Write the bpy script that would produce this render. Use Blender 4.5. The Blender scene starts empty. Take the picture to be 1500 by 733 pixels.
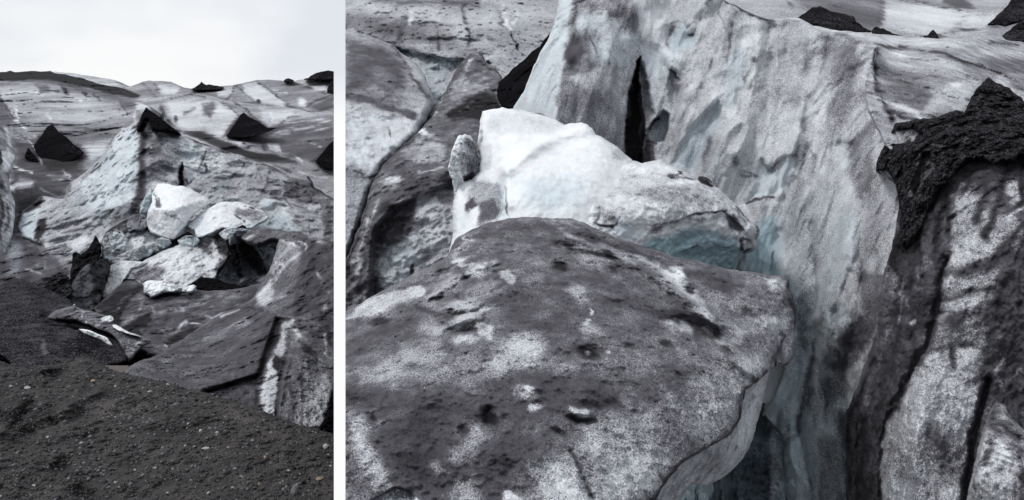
import bpy, math, random
import numpy as np
random.seed(7); RNG = np.random.default_rng(11)
scn = bpy.context.scene
COL = scn.collection
F, CX, HY = 1150.0, 750.0, 190.0          # focal length and eye level, in pixels of a 1500 px wide picture
R = math.radians

# ------------------------------------------------------------------ noise
def _hash(ix, iy, iz, s):
    h = (ix.astype(np.int64)*374761393 + iy.astype(np.int64)*668265263 + iz.astype(np.int64)*2147483647 + s*974634749) & 0xffffffff
    h = ((h ^ (h >> 13))*1274126177) & 0xffffffff
    return ((h ^ (h >> 16)) & 0xffff)/32767.5 - 1.0
def vnoise(p, s=0):
    f = np.floor(p); i = f.astype(np.int64); t = p - f; t = t*t*t*(t*(t*6-15)+10)
    x, y, z = i[..., 0], i[..., 1], i[..., 2]; a, b, c = t[..., 0], t[..., 1], t[..., 2]
    def L(u, v, w): return u + (v-u)*w
    r = []
    for dz in (0, 1):
        q = []
        for dy in (0, 1):
            q.append(L(_hash(x, y+dy, z+dz, s), _hash(x+1, y+dy, z+dz, s), a))
        r.append(L(q[0], q[1], b))
    return L(r[0], r[1], c)
def fbm(p, size, octs=4, s=0, gain=.55):
    p = p/size; out = 0; a = 1.0; tot = 0
    for o in range(octs):
        out = out + a*vnoise(p + 17.3*o, s+o); tot += a; a *= gain; p = p*2.03
    return out/tot*1.5
def ridge(p, size, octs=4, s=0):
    p = p/size; out = 0; a = 1.0; tot = 0
    for o in range(octs):
        out = out + a*(1-2*np.abs(vnoise(p+9.1*o, s+o))); tot += a; a *= .5; p = p*2.1
    return out/tot

# ------------------------------------------------------------------ placing
def at(px, py, D):
    return np.stack([(px-CX)/F*D, D, -(py-HY)/F*D], -1)
def tps(pts):
    P = np.array(pts, float); xy = P[:, :2]/300.0; v = 1.0/P[:, 2]; n = len(P)
    def U(r2): return np.where(r2 > 1e-12, .5*r2*np.log(np.maximum(r2, 1e-12)), 0)
    A = np.zeros((n+3, n+3)); d = xy[:, None]-xy[None]
    A[:n, :n] = U((d**2).sum(-1)) + np.eye(n)*.02
    A[:n, n] = 1; A[:n, n+1:] = xy; A[n, :n] = 1; A[n+1:, :n] = xy.T
    w = np.linalg.solve(A + np.eye(n+3)*1e-9, np.concatenate([v, np.zeros(3)]))
    def f(px, py):
        x = px/300.0; y = py/300.0; o = w[n] + w[n+1]*x + w[n+2]*y
        for k in range(n): o = o + w[k]*U((x-xy[k, 0])**2 + (y-xy[k, 1])**2)
        return 1.0/np.clip(o, v.min()*.5, v.max()*1.3)
    return f
def seg_dist(X, Y, a, b):
    dx, dy = b[0]-a[0], b[1]-a[1]; l2 = dx*dx+dy*dy + 1e-9
    t = np.clip(((X-a[0])*dx + (Y-a[1])*dy)/l2, 0, 1)
    nx, ny = a[0]+t*dx, a[1]+t*dy
    return np.hypot(X-nx, Y-ny), nx, ny
def inside(X, Y, poly):
    r = np.zeros(X.shape, bool); n = len(poly)
    for i in range(n):
        (x1, y1), (x2, y2) = poly[i], poly[(i+1) % n]
        if y1 == y2: continue
        c = ((y1 > Y) != (y2 > Y)); r ^= c & (X < (x2-x1)*(Y-y1)/(y2-y1)+x1)
    return r
def smooth(a, b, x):
    t = np.clip((x-a)/(b-a), 0, 1); return t*t*(3-2*t)
def mask(op, X, Y):
    """where a stain, painted shade, crack or hollow lies: returns (slice, weight)"""
    k = op[0]
    if k == 'B':
        _, ch, val, rx, ry, ang, x, y = op; m = 2.2*max(rx, ry)
        lo = (x-m, y-m); hi = (x+m, y+m)
    else:
        pts = op[4]; w = op[3]*3.0 + 2
        xs = [p[0] for p in pts]; ys = [p[1] for p in pts]
        lo = (min(xs)-w, min(ys)-w); hi = (max(xs)+w, max(ys)+w)
    sel = np.nonzero((X >= lo[0]) & (X <= hi[0]) & (Y >= lo[1]) & (Y <= hi[1]))[0]
    if len(sel) == 0: return sel, None
    x_, y_ = X[sel], Y[sel]
    if k == 'B':
        c, s = math.cos(R(ang)), math.sin(R(ang)); dx, dy = x_-x, y_-y
        u = (dx*c + dy*s)/rx; v = (-dx*s + dy*c)/ry
        return sel, 1-smooth(.3, 1.5, np.sqrt(u*u+v*v))
    d = np.full(x_.shape, 1e9); n = len(pts)
    for i in range(n if k == 'P' else n-1):
        d = np.minimum(d, seg_dist(x_, y_, pts[i], pts[(i+1) % n])[0])
    if k == 'L': return sel, np.exp(-(d/op[3])**2)
    ins = inside(x_, y_, pts); s = max(op[3], .5)
    return sel, smooth(-s, s, np.where(ins, d, -d))

def rough_outline(out, amp, seed):
    pts = []; n = len(out); cut = []
    for i in range(n):
        a, b = np.array(out[i], float), np.array(out[(i+1) % n], float)
        iscut = (a[0] == b[0]) and a[0] in (489, 506)
        L = np.hypot(*(b-a)); k = max(1, int(L/2.5))
        nr = np.array([-(b-a)[1], (b-a)[0]])/max(L, 1e-6)
        for j in range(k):
            p = a + (b-a)*j/k
            if not iscut and amp > 0 and not (a[0] in (489, 506) and j == 0):
                q = np.array([p[0], p[1], 3.0*seed])
                nz = .65*vnoise(q/11.0, seed) + .4*vnoise(q/4.0, seed+1)
                p = p + nr*amp*nz
                if out[i][0] <= 489 and out[(i+1) % n][0] <= 489: p[0] = min(p[0], 489)
                if out[i][0] >= 506: p[0] = max(p[0], 506)
            pts.append((p[0], p[1])); cut.append(iscut)
    return pts, cut

def set_props(o, label=None, cat=None, group=None, kind=None):
    if label: o['label'] = label
    if cat: o['category'] = cat
    if group: o['group'] = group
    if kind: o['kind'] = kind

def mesh_object(name, V, faces4, faces3, mat, attrs=None, parent=None, smooth_=True):
    V = np.asarray(V, float); ctr = np.array([(V[:, 0].min()+V[:, 0].max())/2, (V[:, 1].min()+V[:, 1].max())/2, V[:, 2].min()])
    org = np.zeros(3) if parent is None else np.array(parent.matrix_world.translation if False else parent.location)
    me = bpy.data.meshes.new(name); n4, n3 = len(faces4), len(faces3)
    me.vertices.add(len(V)); me.vertices.foreach_set('co', (V-ctr).astype(np.float32).ravel())
    li = np.concatenate([np.asarray(faces4, np.int32).ravel(), np.asarray(faces3, np.int32).ravel()]).astype(np.int32)
    me.loops.add(len(li)); me.loops.foreach_set('vertex_index', li)
    me.polygons.add(n4+n3)
    st = np.concatenate([np.arange(n4)*4, n4*4+np.arange(n3)*3]).astype(np.int32)
    me.polygons.foreach_set('loop_start', st)
    me.update(calc_edges=True); me.validate()
    if smooth_: me.polygons.foreach_set('use_smooth', np.ones(len(me.polygons), bool))
    if attrs:
        for k, a in attrs.items():
            at_ = me.attributes.new(k, 'FLOAT', 'POINT'); at_.data.foreach_set('value', a.astype(np.float32))
    me.materials.append(mat)
    o = bpy.data.objects.new(name, me); COL.objects.link(o)
    if parent is not None:
        o.parent = parent; o.location = ctr-org
    else: o.location = ctr
    return o

SEED = [0]; LAST = {}
def mass(name, mat, out, depth, ops=(), dirt=.4, blue=0., step=1.5, rough=1.5, roll=(8, .5), thick=2.0,
         disp=(.25, 60), fine=(.05, 10), patch=(.16, 45), flow=None, warp=4.0, ridged=0., fold=None, parent=None, streak=0., lab=None):
    """a body of ice, ash or rubble: traced outline, its distance from the eye at a few points, then relief, stains, painted shade and a closed back.
    sizes in ops are in picture pixels at the body's own distance; heights in metres."""
    SEED[0] += 1; sd = SEED[0]*13
    dpts = [(a, b, c) for a, b, c in depth]; Dm = float(np.median([d[2] for d in dpts])); u = Dm/F
    poly, cut = rough_outline(out, rough, sd)
    P = np.array(poly); x0, y0 = P.min(0)-2*step; x1, y1 = P.max(0)+2*step
    gx = np.arange(x0, x1+step, step); gy = np.arange(y0, y1+step, step)
    PX, PY = np.meshgrid(gx, gy); H, W = PX.shape
    # cells inside the outline (scanlines through the cell centres)
    cell = np.zeros((H-1, W-1), bool); cxs = gx[:-1]+step/2; n = len(poly)
    xa, ya = P[:, 0], P[:, 1]; xb, yb = np.roll(xa, -1), np.roll(ya, -1)
    for r in range(H-1):
        y = gy[r]+step/2; m = (ya > y) != (yb > y)
        if not m.any(): continue
        xs = np.sort(xa[m] + (y-ya[m])/(yb[m]-ya[m])*(xb[m]-xa[m]))
        cell[r] = (np.searchsorted(xs, cxs) % 2) == 1
    used = np.zeros((H, W), bool); cnt = np.zeros((H, W), int)
    for dr in (0, 1):
        for dc in (0, 1): cnt[dr:H-1+dr, dc:W-1+dc] += cell
    used = cnt > 0; bnd = used & (cnt < 4)
    # distance to the outline
    rad = max(roll[0], 3*step); d = np.full((H, W), 1e9); dr_ = np.full((H, W), 1e9); NX = PX.copy(); NY = PY.copy()
    for i in range(n):
        a, b = poly[i], poly[(i+1) % n]
        c0 = max(0, int((min(a[0], b[0])-rad-x0)/step)); c1 = min(W, int((max(a[0], b[0])+rad-x0)/step)+2)
        r0 = max(0, int((min(a[1], b[1])-rad-y0)/step)); r1 = min(H, int((max(a[1], b[1])+rad-y0)/step)+2)
        if c1 <= c0 or r1 <= r0: continue
        sl = (slice(r0, r1), slice(c0, c1)); dd, nx, ny = seg_dist(PX[sl], PY[sl], a, b)
        m = dd < d[sl]; d[sl][m] = dd[m]; NX[sl][m] = nx[m]; NY[sl][m] = ny[m]
        if not cut[i]: dr_[sl] = np.minimum(dr_[sl], dd)
    snap = bnd & (d < 3*step); PX = np.where(snap, NX, PX); PY = np.where(snap, NY, PY)
    dr_ = np.where(snap & (d < 1e8), np.minimum(dr_, np.where(dr_ < 3*step, 0, dr_)), dr_)
    idx = np.full((H, W), -1); idx[used] = np.arange(used.sum())
    X, Y = PX[used], PY[used]; N = len(X)
    D = tps(dpts)(X, Y) if len(dpts) > 3 else tps(dpts)(X, Y)
    t = np.clip(1-dr_[used]/roll[0], 0, 1); D = D + roll[1]*(1-np.sqrt(np.maximum(1-t*t, 0)))
    Q = at(X, Y, D)
    S = Q.copy()
    if flow is not None:                      # stretch the grain along a direction seen in the wall's own plane
        c, s = math.cos(R(flow[0])), math.sin(R(flow[0]))
        a_ = Q[:, 0]*c - Q[:, 2]*s; b_ = Q[:, 0]*s + Q[:, 2]*c
        S = np.stack([a_/flow[1], Q[:, 1]*(flow[2] if len(flow) > 2 else .6), b_], -1)
    wx = fbm(Q, 22*u, 4, sd+1)*warp; wy = fbm(Q, 22*u, 4, sd+5)*warp
    Xw, Yw = X+wx, Y+wy; brk = np.clip(.62 + .75*fbm(Q, 26*u, 3, sd+77), .12, 1)
    fray = .62*fbm(S, 13*u, 5, sd+91, .72)
    dv = np.full(N, float(dirt)); bv = np.full(N, float(blue)); h = np.zeros(N)
    for op in ops:
        if op[1] == 'h0': sel, m = mask(op, X, Y)
        else: sel, m = mask(op, Xw, Yw)
        if m is None: continue
        if op[0] == 'L' and op[3] < 5.5: m = m*brk[sel]
        if op[1] == 'd' and (op[0] == 'B' or op[3] >= 3): m = np.clip(m + fray[sel]*2.6*m*(1-m), 0, 1)
        if op[1] == 'd': dv[sel] += (op[2]-dv[sel])*m
        elif op[1] == 'b': bv[sel] += (op[2]-bv[sel])*m
        elif op[1] in ('h', 'h0'): h[sel] += op[2]*m*(.5 if op[0] == 'L' else .8)
        elif op[1] == 'c':                    # an open crack: a groove with darker colour along it
            dv[sel] += (.9-dv[sel])*m*.9; h[sel] += op[2]*m*.6
    nz = fbm(S, disp[1]*u, 5, sd+9)
    if ridged: nz = nz*(1-ridged) + ridge(S, disp[1]*u, 4, sd+31)*ridged
    if fold: h = h - fold[0]*ridge(S, fold[1]*u, 2, sd+61) + .3*fold[0]*ridge(S, fold[1]*.42*u, 3, sd+67)
    h = h + disp[0]*nz + fine[0]*fbm(S, fine[1]*u, 4, sd+21)
    dv = dv + patch[0]*fbm(S, patch[1]*u, 5 if len(patch) < 3 else 7, sd+41, .58 if len(patch) < 3 else patch[2])
    if streak: dv = dv + streak*ridge(S, patch[1]*.5*u, 4, sd+57)*1.0
    D = D + h
    V = at(X, Y, D)
    r, c = np.nonzero(cell)
    q = np.stack([idx[r, c], idx[r+1, c], idx[r+1, c+1], idx[r, c+1]], -1)
    # the body's back: the rim goes back in two steps and closes
    ed = np.concatenate([q[:, [0, 1]], q[:, [1, 2]], q[:, [2, 3]], q[:, [3, 0]]])
    key = ed[:, 0].astype(np.int64)*(N+1)+ed[:, 1]; rev = ed[:, 1].astype(np.int64)*(N+1)+ed[:, 0]
    be = ed[~np.isin(key, rev)]
    bvv = np.unique(be); nb = len(bvv); loc = np.full(N, -1); loc[bvv] = np.arange(nb)
    cxy = np.array([X.mean(), Y.mean()])
    rings = []
    for k, (f, shr) in enumerate(((.4, .985), (1., .94))):
        xx = cxy[0]+(X[bvv]-cxy[0])*shr; yy = cxy[1]+(Y[bvv]-cxy[1])*shr
        ct = np.abs(X[bvv]-489) < .01; ct |= np.abs(X[bvv]-506) < .01
        xx = np.where(ct, X[bvv], xx)
        rings.append(at(xx, yy, D[bvv]+thick*f))
    allV = np.concatenate([V]+rings+[at(cxy[:1], cxy[1:], np.array([D.max()+thick*1.2]))])
    a_, b_ = be[:, 0], be[:, 1]; la, lb = loc[a_], loc[b_]
    s1 = np.stack([b_, a_, N+la, N+lb], -1); s2 = np.stack([N+lb, N+la, N+nb+la, N+nb+lb], -1)
    f3 = np.stack([N+nb+lb, N+nb+la, np.full(len(la), N+2*nb)], -1)
    at_d = np.concatenate([dv, dv[bvv], dv[bvv], [dirt]]); at_b = np.concatenate([bv, bv[bvv], bv[bvv], [blue]])
    o = mesh_object(name, allV, np.concatenate([q, s1, s2]), f3, mat(u) if callable(mat) else mat, {'dirt': at_d, 'blue': at_b}, parent)
    if lab: set_props(o, **lab)
    LAST.update(X=X, Y=Y, V=V)
    return o

# ------------------------------------------------------------------ materials
def node(nt, kind, **kw):
    n = nt.nodes.new(kind)
    for k, v in kw.items():
        if k == 'inp':
            for a, b in v.items(): n.inputs[a].default_value = b
        else: setattr(n, k, v)
    return n
MATS = {}
def ice_mat(u, kind='ice', speck=1.0, grain=2.2, bump=.5):
    """glacier ice under black ash: ash cover from the surface's own stain values, broken into grains"""
    key = (kind, round(u, 5), speck, grain, bump)
    if key in MATS: return MATS[key]
    m = bpy.data.materials.new(kind+'_surface'); m.use_nodes = True; nt = m.node_tree; nt.nodes.clear(); L = nt.links.new
    out = node(nt, 'ShaderNodeOutputMaterial'); bs = node(nt, 'ShaderNodeBsdfPrincipled')
    L(bs.outputs[0], out.inputs[0])
    tc = node(nt, 'ShaderNodeTexCoord')
    ad = node(nt, 'ShaderNodeAttribute', attribute_name='dirt'); ab = node(nt, 'ShaderNodeAttribute', attribute_name='blue')
    def noise(px, det, rough=.6):
        n = node(nt, 'ShaderNodeTexNoise', inp={'Scale': 1/(px*u), 'Detail': det, 'Roughness': rough}); L(tc.outputs['Object'], n.inputs['Vector']); return n
    def math_(op, a, b=None, c=None, clamp=False):
        n = node(nt, 'ShaderNodeMath', operation=op, use_clamp=clamp)
        for i, v in enumerate((a, b, c)):
            if v is None: continue
            if isinstance(v, (int, float)): n.inputs[i].default_value = v
            else: L(v, n.inputs[i])
        return n.outputs[0]
    n1 = noise(grain*.85, 2, .6); n2 = noise(grain*3.4, 4, .62); n3 = noise(40, 3)
    d = ad.outputs['Fac']
    # grains matter most where cover is partial
    w = math_('MULTIPLY', math_('MULTIPLY', d, math_('SUBTRACT', .76, d)), 6.2, clamp=True)
    w = math_('MAXIMUM', w, .3)
    g = math_('ADD', math_('MULTIPLY', math_('SUBTRACT', n1.outputs['Fac'], .5), 1.7*speck), math_('MULTIPLY', math_('SUBTRACT', n2.outputs['Fac'], .5), 0.5*speck))
    eff = math_('ADD', d, math_('MULTIPLY', g, w), clamp=True)
    ramp = node(nt, 'ShaderNodeValToRGB'); cr = ramp.color_ramp
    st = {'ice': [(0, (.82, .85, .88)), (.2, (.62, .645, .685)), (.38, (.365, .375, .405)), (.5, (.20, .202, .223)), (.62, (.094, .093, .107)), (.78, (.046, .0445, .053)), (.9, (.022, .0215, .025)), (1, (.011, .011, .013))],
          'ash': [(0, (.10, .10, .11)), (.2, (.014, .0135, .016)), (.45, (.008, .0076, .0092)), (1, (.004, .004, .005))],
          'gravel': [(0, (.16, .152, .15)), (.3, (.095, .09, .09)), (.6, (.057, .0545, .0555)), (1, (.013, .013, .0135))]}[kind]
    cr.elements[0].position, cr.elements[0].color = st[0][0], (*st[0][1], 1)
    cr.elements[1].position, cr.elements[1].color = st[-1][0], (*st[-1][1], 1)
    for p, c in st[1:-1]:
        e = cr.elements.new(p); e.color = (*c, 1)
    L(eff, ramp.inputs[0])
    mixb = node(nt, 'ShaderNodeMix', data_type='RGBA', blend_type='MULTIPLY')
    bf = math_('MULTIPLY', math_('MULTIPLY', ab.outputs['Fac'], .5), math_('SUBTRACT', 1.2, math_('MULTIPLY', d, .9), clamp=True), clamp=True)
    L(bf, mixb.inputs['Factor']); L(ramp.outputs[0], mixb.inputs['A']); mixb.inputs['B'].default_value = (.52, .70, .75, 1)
    # faint change of tint from place to place
    mt = node(nt, 'ShaderNodeMix', data_type='RGBA', blend_type='MULTIPLY'); L(math_('MULTIPLY', n3.outputs['Fac'], .14), mt.inputs['Factor'])
    L(mixb.outputs['Result'], mt.inputs['A']); mt.inputs['B'].default_value = (.90, .89, .90, 1)
    L(mt.outputs['Result'], bs.inputs['Base Color'])
    L(math_('ADD', .45, math_('MULTIPLY', eff, .5)), bs.inputs['Roughness'])
    bs.inputs['Specular IOR Level'].default_value = .18 if kind == 'ice' else .0
    if kind == 'ice':                       # light sinks a little way into bare ice
        L(math_('MULTIPLY', math_('SUBTRACT', 1, math_('MULTIPLY', eff, 1.6), clamp=True), .4), bs.inputs['Subsurface Weight'])
        bs.inputs['Subsurface Radius'].default_value = (.35, .75, .9); bs.inputs['Subsurface Scale'].default_value = 4.5*u
    bmp = node(nt, 'ShaderNodeBump', inp={'Strength': bump, 'Distance': (3.0 if kind == 'ice' else 4.5)*u})
    L(math_('ADD', math_('MULTIPLY', n1.outputs['Fac'], .55), n2.outputs['Fac']), bmp.inputs['Height'])
    L(bmp.outputs[0], bs.inputs['Normal'])
    MATS[key] = m; return m
def ice(u): return ice_mat(u, speck=.42, bump=.4)
def clean(u): return ice_mat(u, speck=.5, bump=.2)
def smooth_ice(u): return ice_mat(u, speck=.35, bump=.3)
def coarse(u): return ice_mat(u, speck=.68, grain=2.4, bump=.6)
def ash(u): return ice_mat(u, 'ash')
def gravel(u): return ice_mat(u, 'gravel', 1.0, 2.0)
def thing(label, cat, group=None): return dict(label=label, cat=cat, group=group)
STRUCT = dict(kind='structure')

# ------------------------------------------------------------------ camera, sky, sun
cam = bpy.data.cameras.new('camera'); co = bpy.data.objects.new('camera', cam); COL.objects.link(co); scn.camera = co
cam.sensor_fit = 'HORIZONTAL'; cam.sensor_width = 36; cam.lens = 36*F/1500; cam.clip_end = 5000; cam.clip_start = .05
co.rotation_euler = (R(90), 0, 0); cam.shift_x = 0; cam.shift_y = -(366.5-HY)/1500
w = bpy.data.worlds.new('World'); scn.world = w; w.use_nodes = True; nt = w.node_tree; nt.nodes.clear()
wo = node(nt, 'ShaderNodeOutputWorld'); bg = node(nt, 'ShaderNodeBackground', inp={'Strength': .1}); nt.links.new(bg.outputs[0], wo.inputs[0])
sky = node(nt, 'ShaderNodeTexSky', sky_type='NISHITA', sun_disc=False, sun_elevation=R(52), sun_rotation=R(-115))
tc = node(nt, 'ShaderNodeTexCoord')
mp = node(nt, 'ShaderNodeMapping'); mp.inputs['Scale'].default_value = (2.2, 2.2, 4.5); mp.inputs['Location'].default_value = (.35, 0, .2)
nz = node(nt, 'ShaderNodeTexNoise', inp={'Scale': 1.2, 'Detail': 4, 'Roughness': .5})
rp = node(nt, 'ShaderNodeValToRGB'); rp.color_ramp.elements[0].position = .44; rp.color_ramp.elements[0].color = (7.7, 7.95, 8.5, 1)
rp.color_ramp.elements[1].position = .60; rp.color_ramp.elements[1].color = (9.6, 9.65, 9.7, 1)
sep = node(nt, 'ShaderNodeSeparateXYZ'); mr = node(nt, 'ShaderNodeMapRange', inp={'From Min': .0, 'From Max': .075, 'To Min': 1, 'To Max': 0})
m1 = node(nt, 'ShaderNodeMix', data_type='RGBA'); m1.inputs['B'].default_value = (10.2, 10.2, 10.2, 1)      # bright mist low down
m2 = node(nt, 'ShaderNodeMix', data_type='RGBA'); m2.inputs['Factor'].default_value = .93
K = nt.links.new
K(tc.outputs['Generated'], mp.inputs[0]); K(mp.outputs[0], nz.inputs['Vector']); K(nz.outputs['Fac'], rp.inputs[0])
K(tc.outputs['Generated'], sep.inputs[0]); K(sep.outputs[2], mr.inputs['Value']); K(mr.outputs[0], m1.inputs['Factor'])
K(rp.outputs[0], m1.inputs['A']); K(sky.outputs[0], m2.inputs['A']); K(m1.outputs['Result'], m2.inputs['B']); K(m2.outputs['Result'], bg.inputs['Color'])
sl = bpy.data.lights.new('sun', 'SUN'); sl.energy = 1.5; sl.angle = R(14); sl.color = (1, .97, .93)
so = bpy.data.objects.new('sun', sl); COL.objects.link(so); so.location = (-30, -20, 60)
# light from the upper left, a little behind the eye
import mathutils
az = R(-115); el = R(52); sd_ = mathutils.Vector((math.sin(az)*math.cos(el), math.cos(az)*math.cos(el), math.sin(el)))
so.rotation_euler = sd_.to_track_quat('Z', 'Y').to_euler()
vs = scn.view_settings; vs.view_transform = 'Standard'; vs.look = 'None'; vs.gamma = 1; vs.use_curve_mapping = False; vs.exposure = 0.05
scn.cycles.use_denoising = True; scn.cycles.max_bounces = 5; scn.cycles.diffuse_bounces = 4

# ================================================================== WIDE VIEW (left of the gap)
def blobs(ch, items): return [('B', ch, v, rx, ry, a, x, y) for v, rx, ry, a, x, y in items]
def crack(pts, w=1.6, amt=.25): return ('L', 'c', amt, w, pts)
def line(ch, v, w, *pts): return ('L', ch, v, w, list(pts))
def poly(ch, v, s, *pts): return ('P', ch, v, s, list(pts))
def cone(out, depth, label, ops=(), **k):
    kw = dict(dirt=.28, disp=(.28,22), fine=(.12,4), rough=2.2, roll=(5,.6), thick=2.5, step=1.2); kw.update(k)
    return mass('dirt_cone', ash, out, depth, ops, lab=thing(label, 'dirt cone', 'black dirt cones on the glacier'), **kw)
NEAR = dict(step=1.2, warp=2.5)
# ---- far ridges
mass('glacier_ridge', ice, [(60,112),(79,105),(90,106),(103,107),(120,110),(137,112),(150,114),(162,116),(170,118),(177,121),(189,126),(199,130),(212,135),(230,150),(150,160),(80,130)],
  [(79,105,430),(189,126,380),(230,150,300),(100,140,330)], [line('d',.62,2,(170,122),(205,136))], dirt=.34, disp=(9,40), fine=(.6,6), patch=(.15,12), flow=(12,4), rough=.8, thick=30, roll=(4,4), lab=STRUCT, step=1.0)
mass('glacier_ridge', ice, [(180,131),(189,127),(200,123),(209,120),(218,118),(226,119),(238,119),(250,120),(257,124),(265,128),(272,129),(279,130),(290,129),(305,127),(316,127),(328,126),(340,125),(350,123),(362,121),(375,118),(392,117),(409,118),(416,119),(422,119),(431,119),(440,117),(451,116),(470,116),(489,115),(489,240),(400,230),(300,200),(180,170)],
  [(180,131,360),(226,119,400),(275,130,330),(392,117,330),(489,114,300),(489,200,150),(300,170,190),(200,165,220),(400,160,200)],
  [line('d',.62,2,(209,122),(220,133),(228,142)), line('d',.64,2,(226,124),(240,128),(228,134)), poly('d',.24,4,(232,125),(262,128),(258,140),(236,138)), poly('d',.6,3,(280,130),(314,127),(318,140),(300,142),(282,138)), poly('d',.34,3,(318,130),(342,126),(338,146),(320,142)), line('d',.74,1.5,(343,126),(338,140),(331,146)), line('d',.72,1.3,(346,126),(360,138),(376,151)),
   poly('d',.3,3,(356,123),(376,122),(400,138),(418,152),(416,157),(396,154),(376,150),(358,136)), line('d',.78,1.6,(376,120),(392,130),(408,143),(422,153)), line('h',6,4,(378,122),(408,145),(424,157)), poly('d',.52,6,(380,119),(440,120),(489,140),(489,160),(450,164),(424,152),(400,132)),
   poly('d',.3,3,(428,121),(452,119),(480,122),(478,134),(460,132),(445,126)), line('d',.72,1.4,(422,120),(440,125),(462,132),(478,136)), blobs('d',[(.2,7,6,20,442,150)])[0], line('d',.78,1.4,(450,156),(462,148),(489,139)), poly('d',.7,3,(452,158),(470,150),(489,142),(489,158),(470,164)), blobs('d',[(.9,3,3,0,379,149)])[0], line('d',.25,2,(400,133),(420,135)), line('d',.75,1.3,(420,155),(440,160),(456,165)), line('d',.7,1.5,(322,146),(345,150),(376,152))],
  dirt=.49, disp=(11,44), ridged=.45, warp=1.8, fine=(.5,6), patch=(.16,40,.68), flow=(14,1.8,.3), rough=.8, thick=40, roll=(4,4), streak=.04, lab=STRUCT, step=1.0)
cone([(280,131),(285,128),(289,125),(292,124),(295,120),(298,123),(302,125),(306,124),(312,125),(318,126),(328,128),(326,131),(300,132),(284,133)], [(295,121,300),(280,131,290),(328,129,285),(300,132,280)], 'jagged low black ash ridge on the distant skyline, in the middle of the wide view', rough=1.2, step=.7, disp=(1.5,8), fine=(.5,3), thick=20, roll=(2,2))
cone([(415,119),(419,116),(422,115),(426,116),(431,118),(428,121),(418,121)], [(422,115,290),(415,119,285),(431,118,284),(424,121,282)], 'tiny black ash hump on the right skyline of the wide view', rough=.6, step=.6, disp=(1,8), fine=(.4,3), thick=15, roll=(2,2))
cone([(444,117),(447,115),(450,116),(454,112),(461,108),(470,105),(481,103),(489,105),(489,118),(470,117),(450,118)], [(481,103,280),(450,116,275),(489,117,270),(489,105,275)], 'black ash hill on the right skyline just left of the white gap', rough=.8, step=.8, disp=(1.5,12), fine=(.5,3), thick=20, roll=(2,2))
cone([(489,117),(485,120),(481,127),(479,131),(479,137),(484,138),(489,138)], [(489,118,190),(480,128,186),(489,138,182),(480,137,183)], 'small dark ash patch at the right edge of the wide view, under the skyline hill', rough=.7, step=.6, disp=(.8,8), fine=(.3,3), thick=10, roll=(2,1.5))

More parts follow.
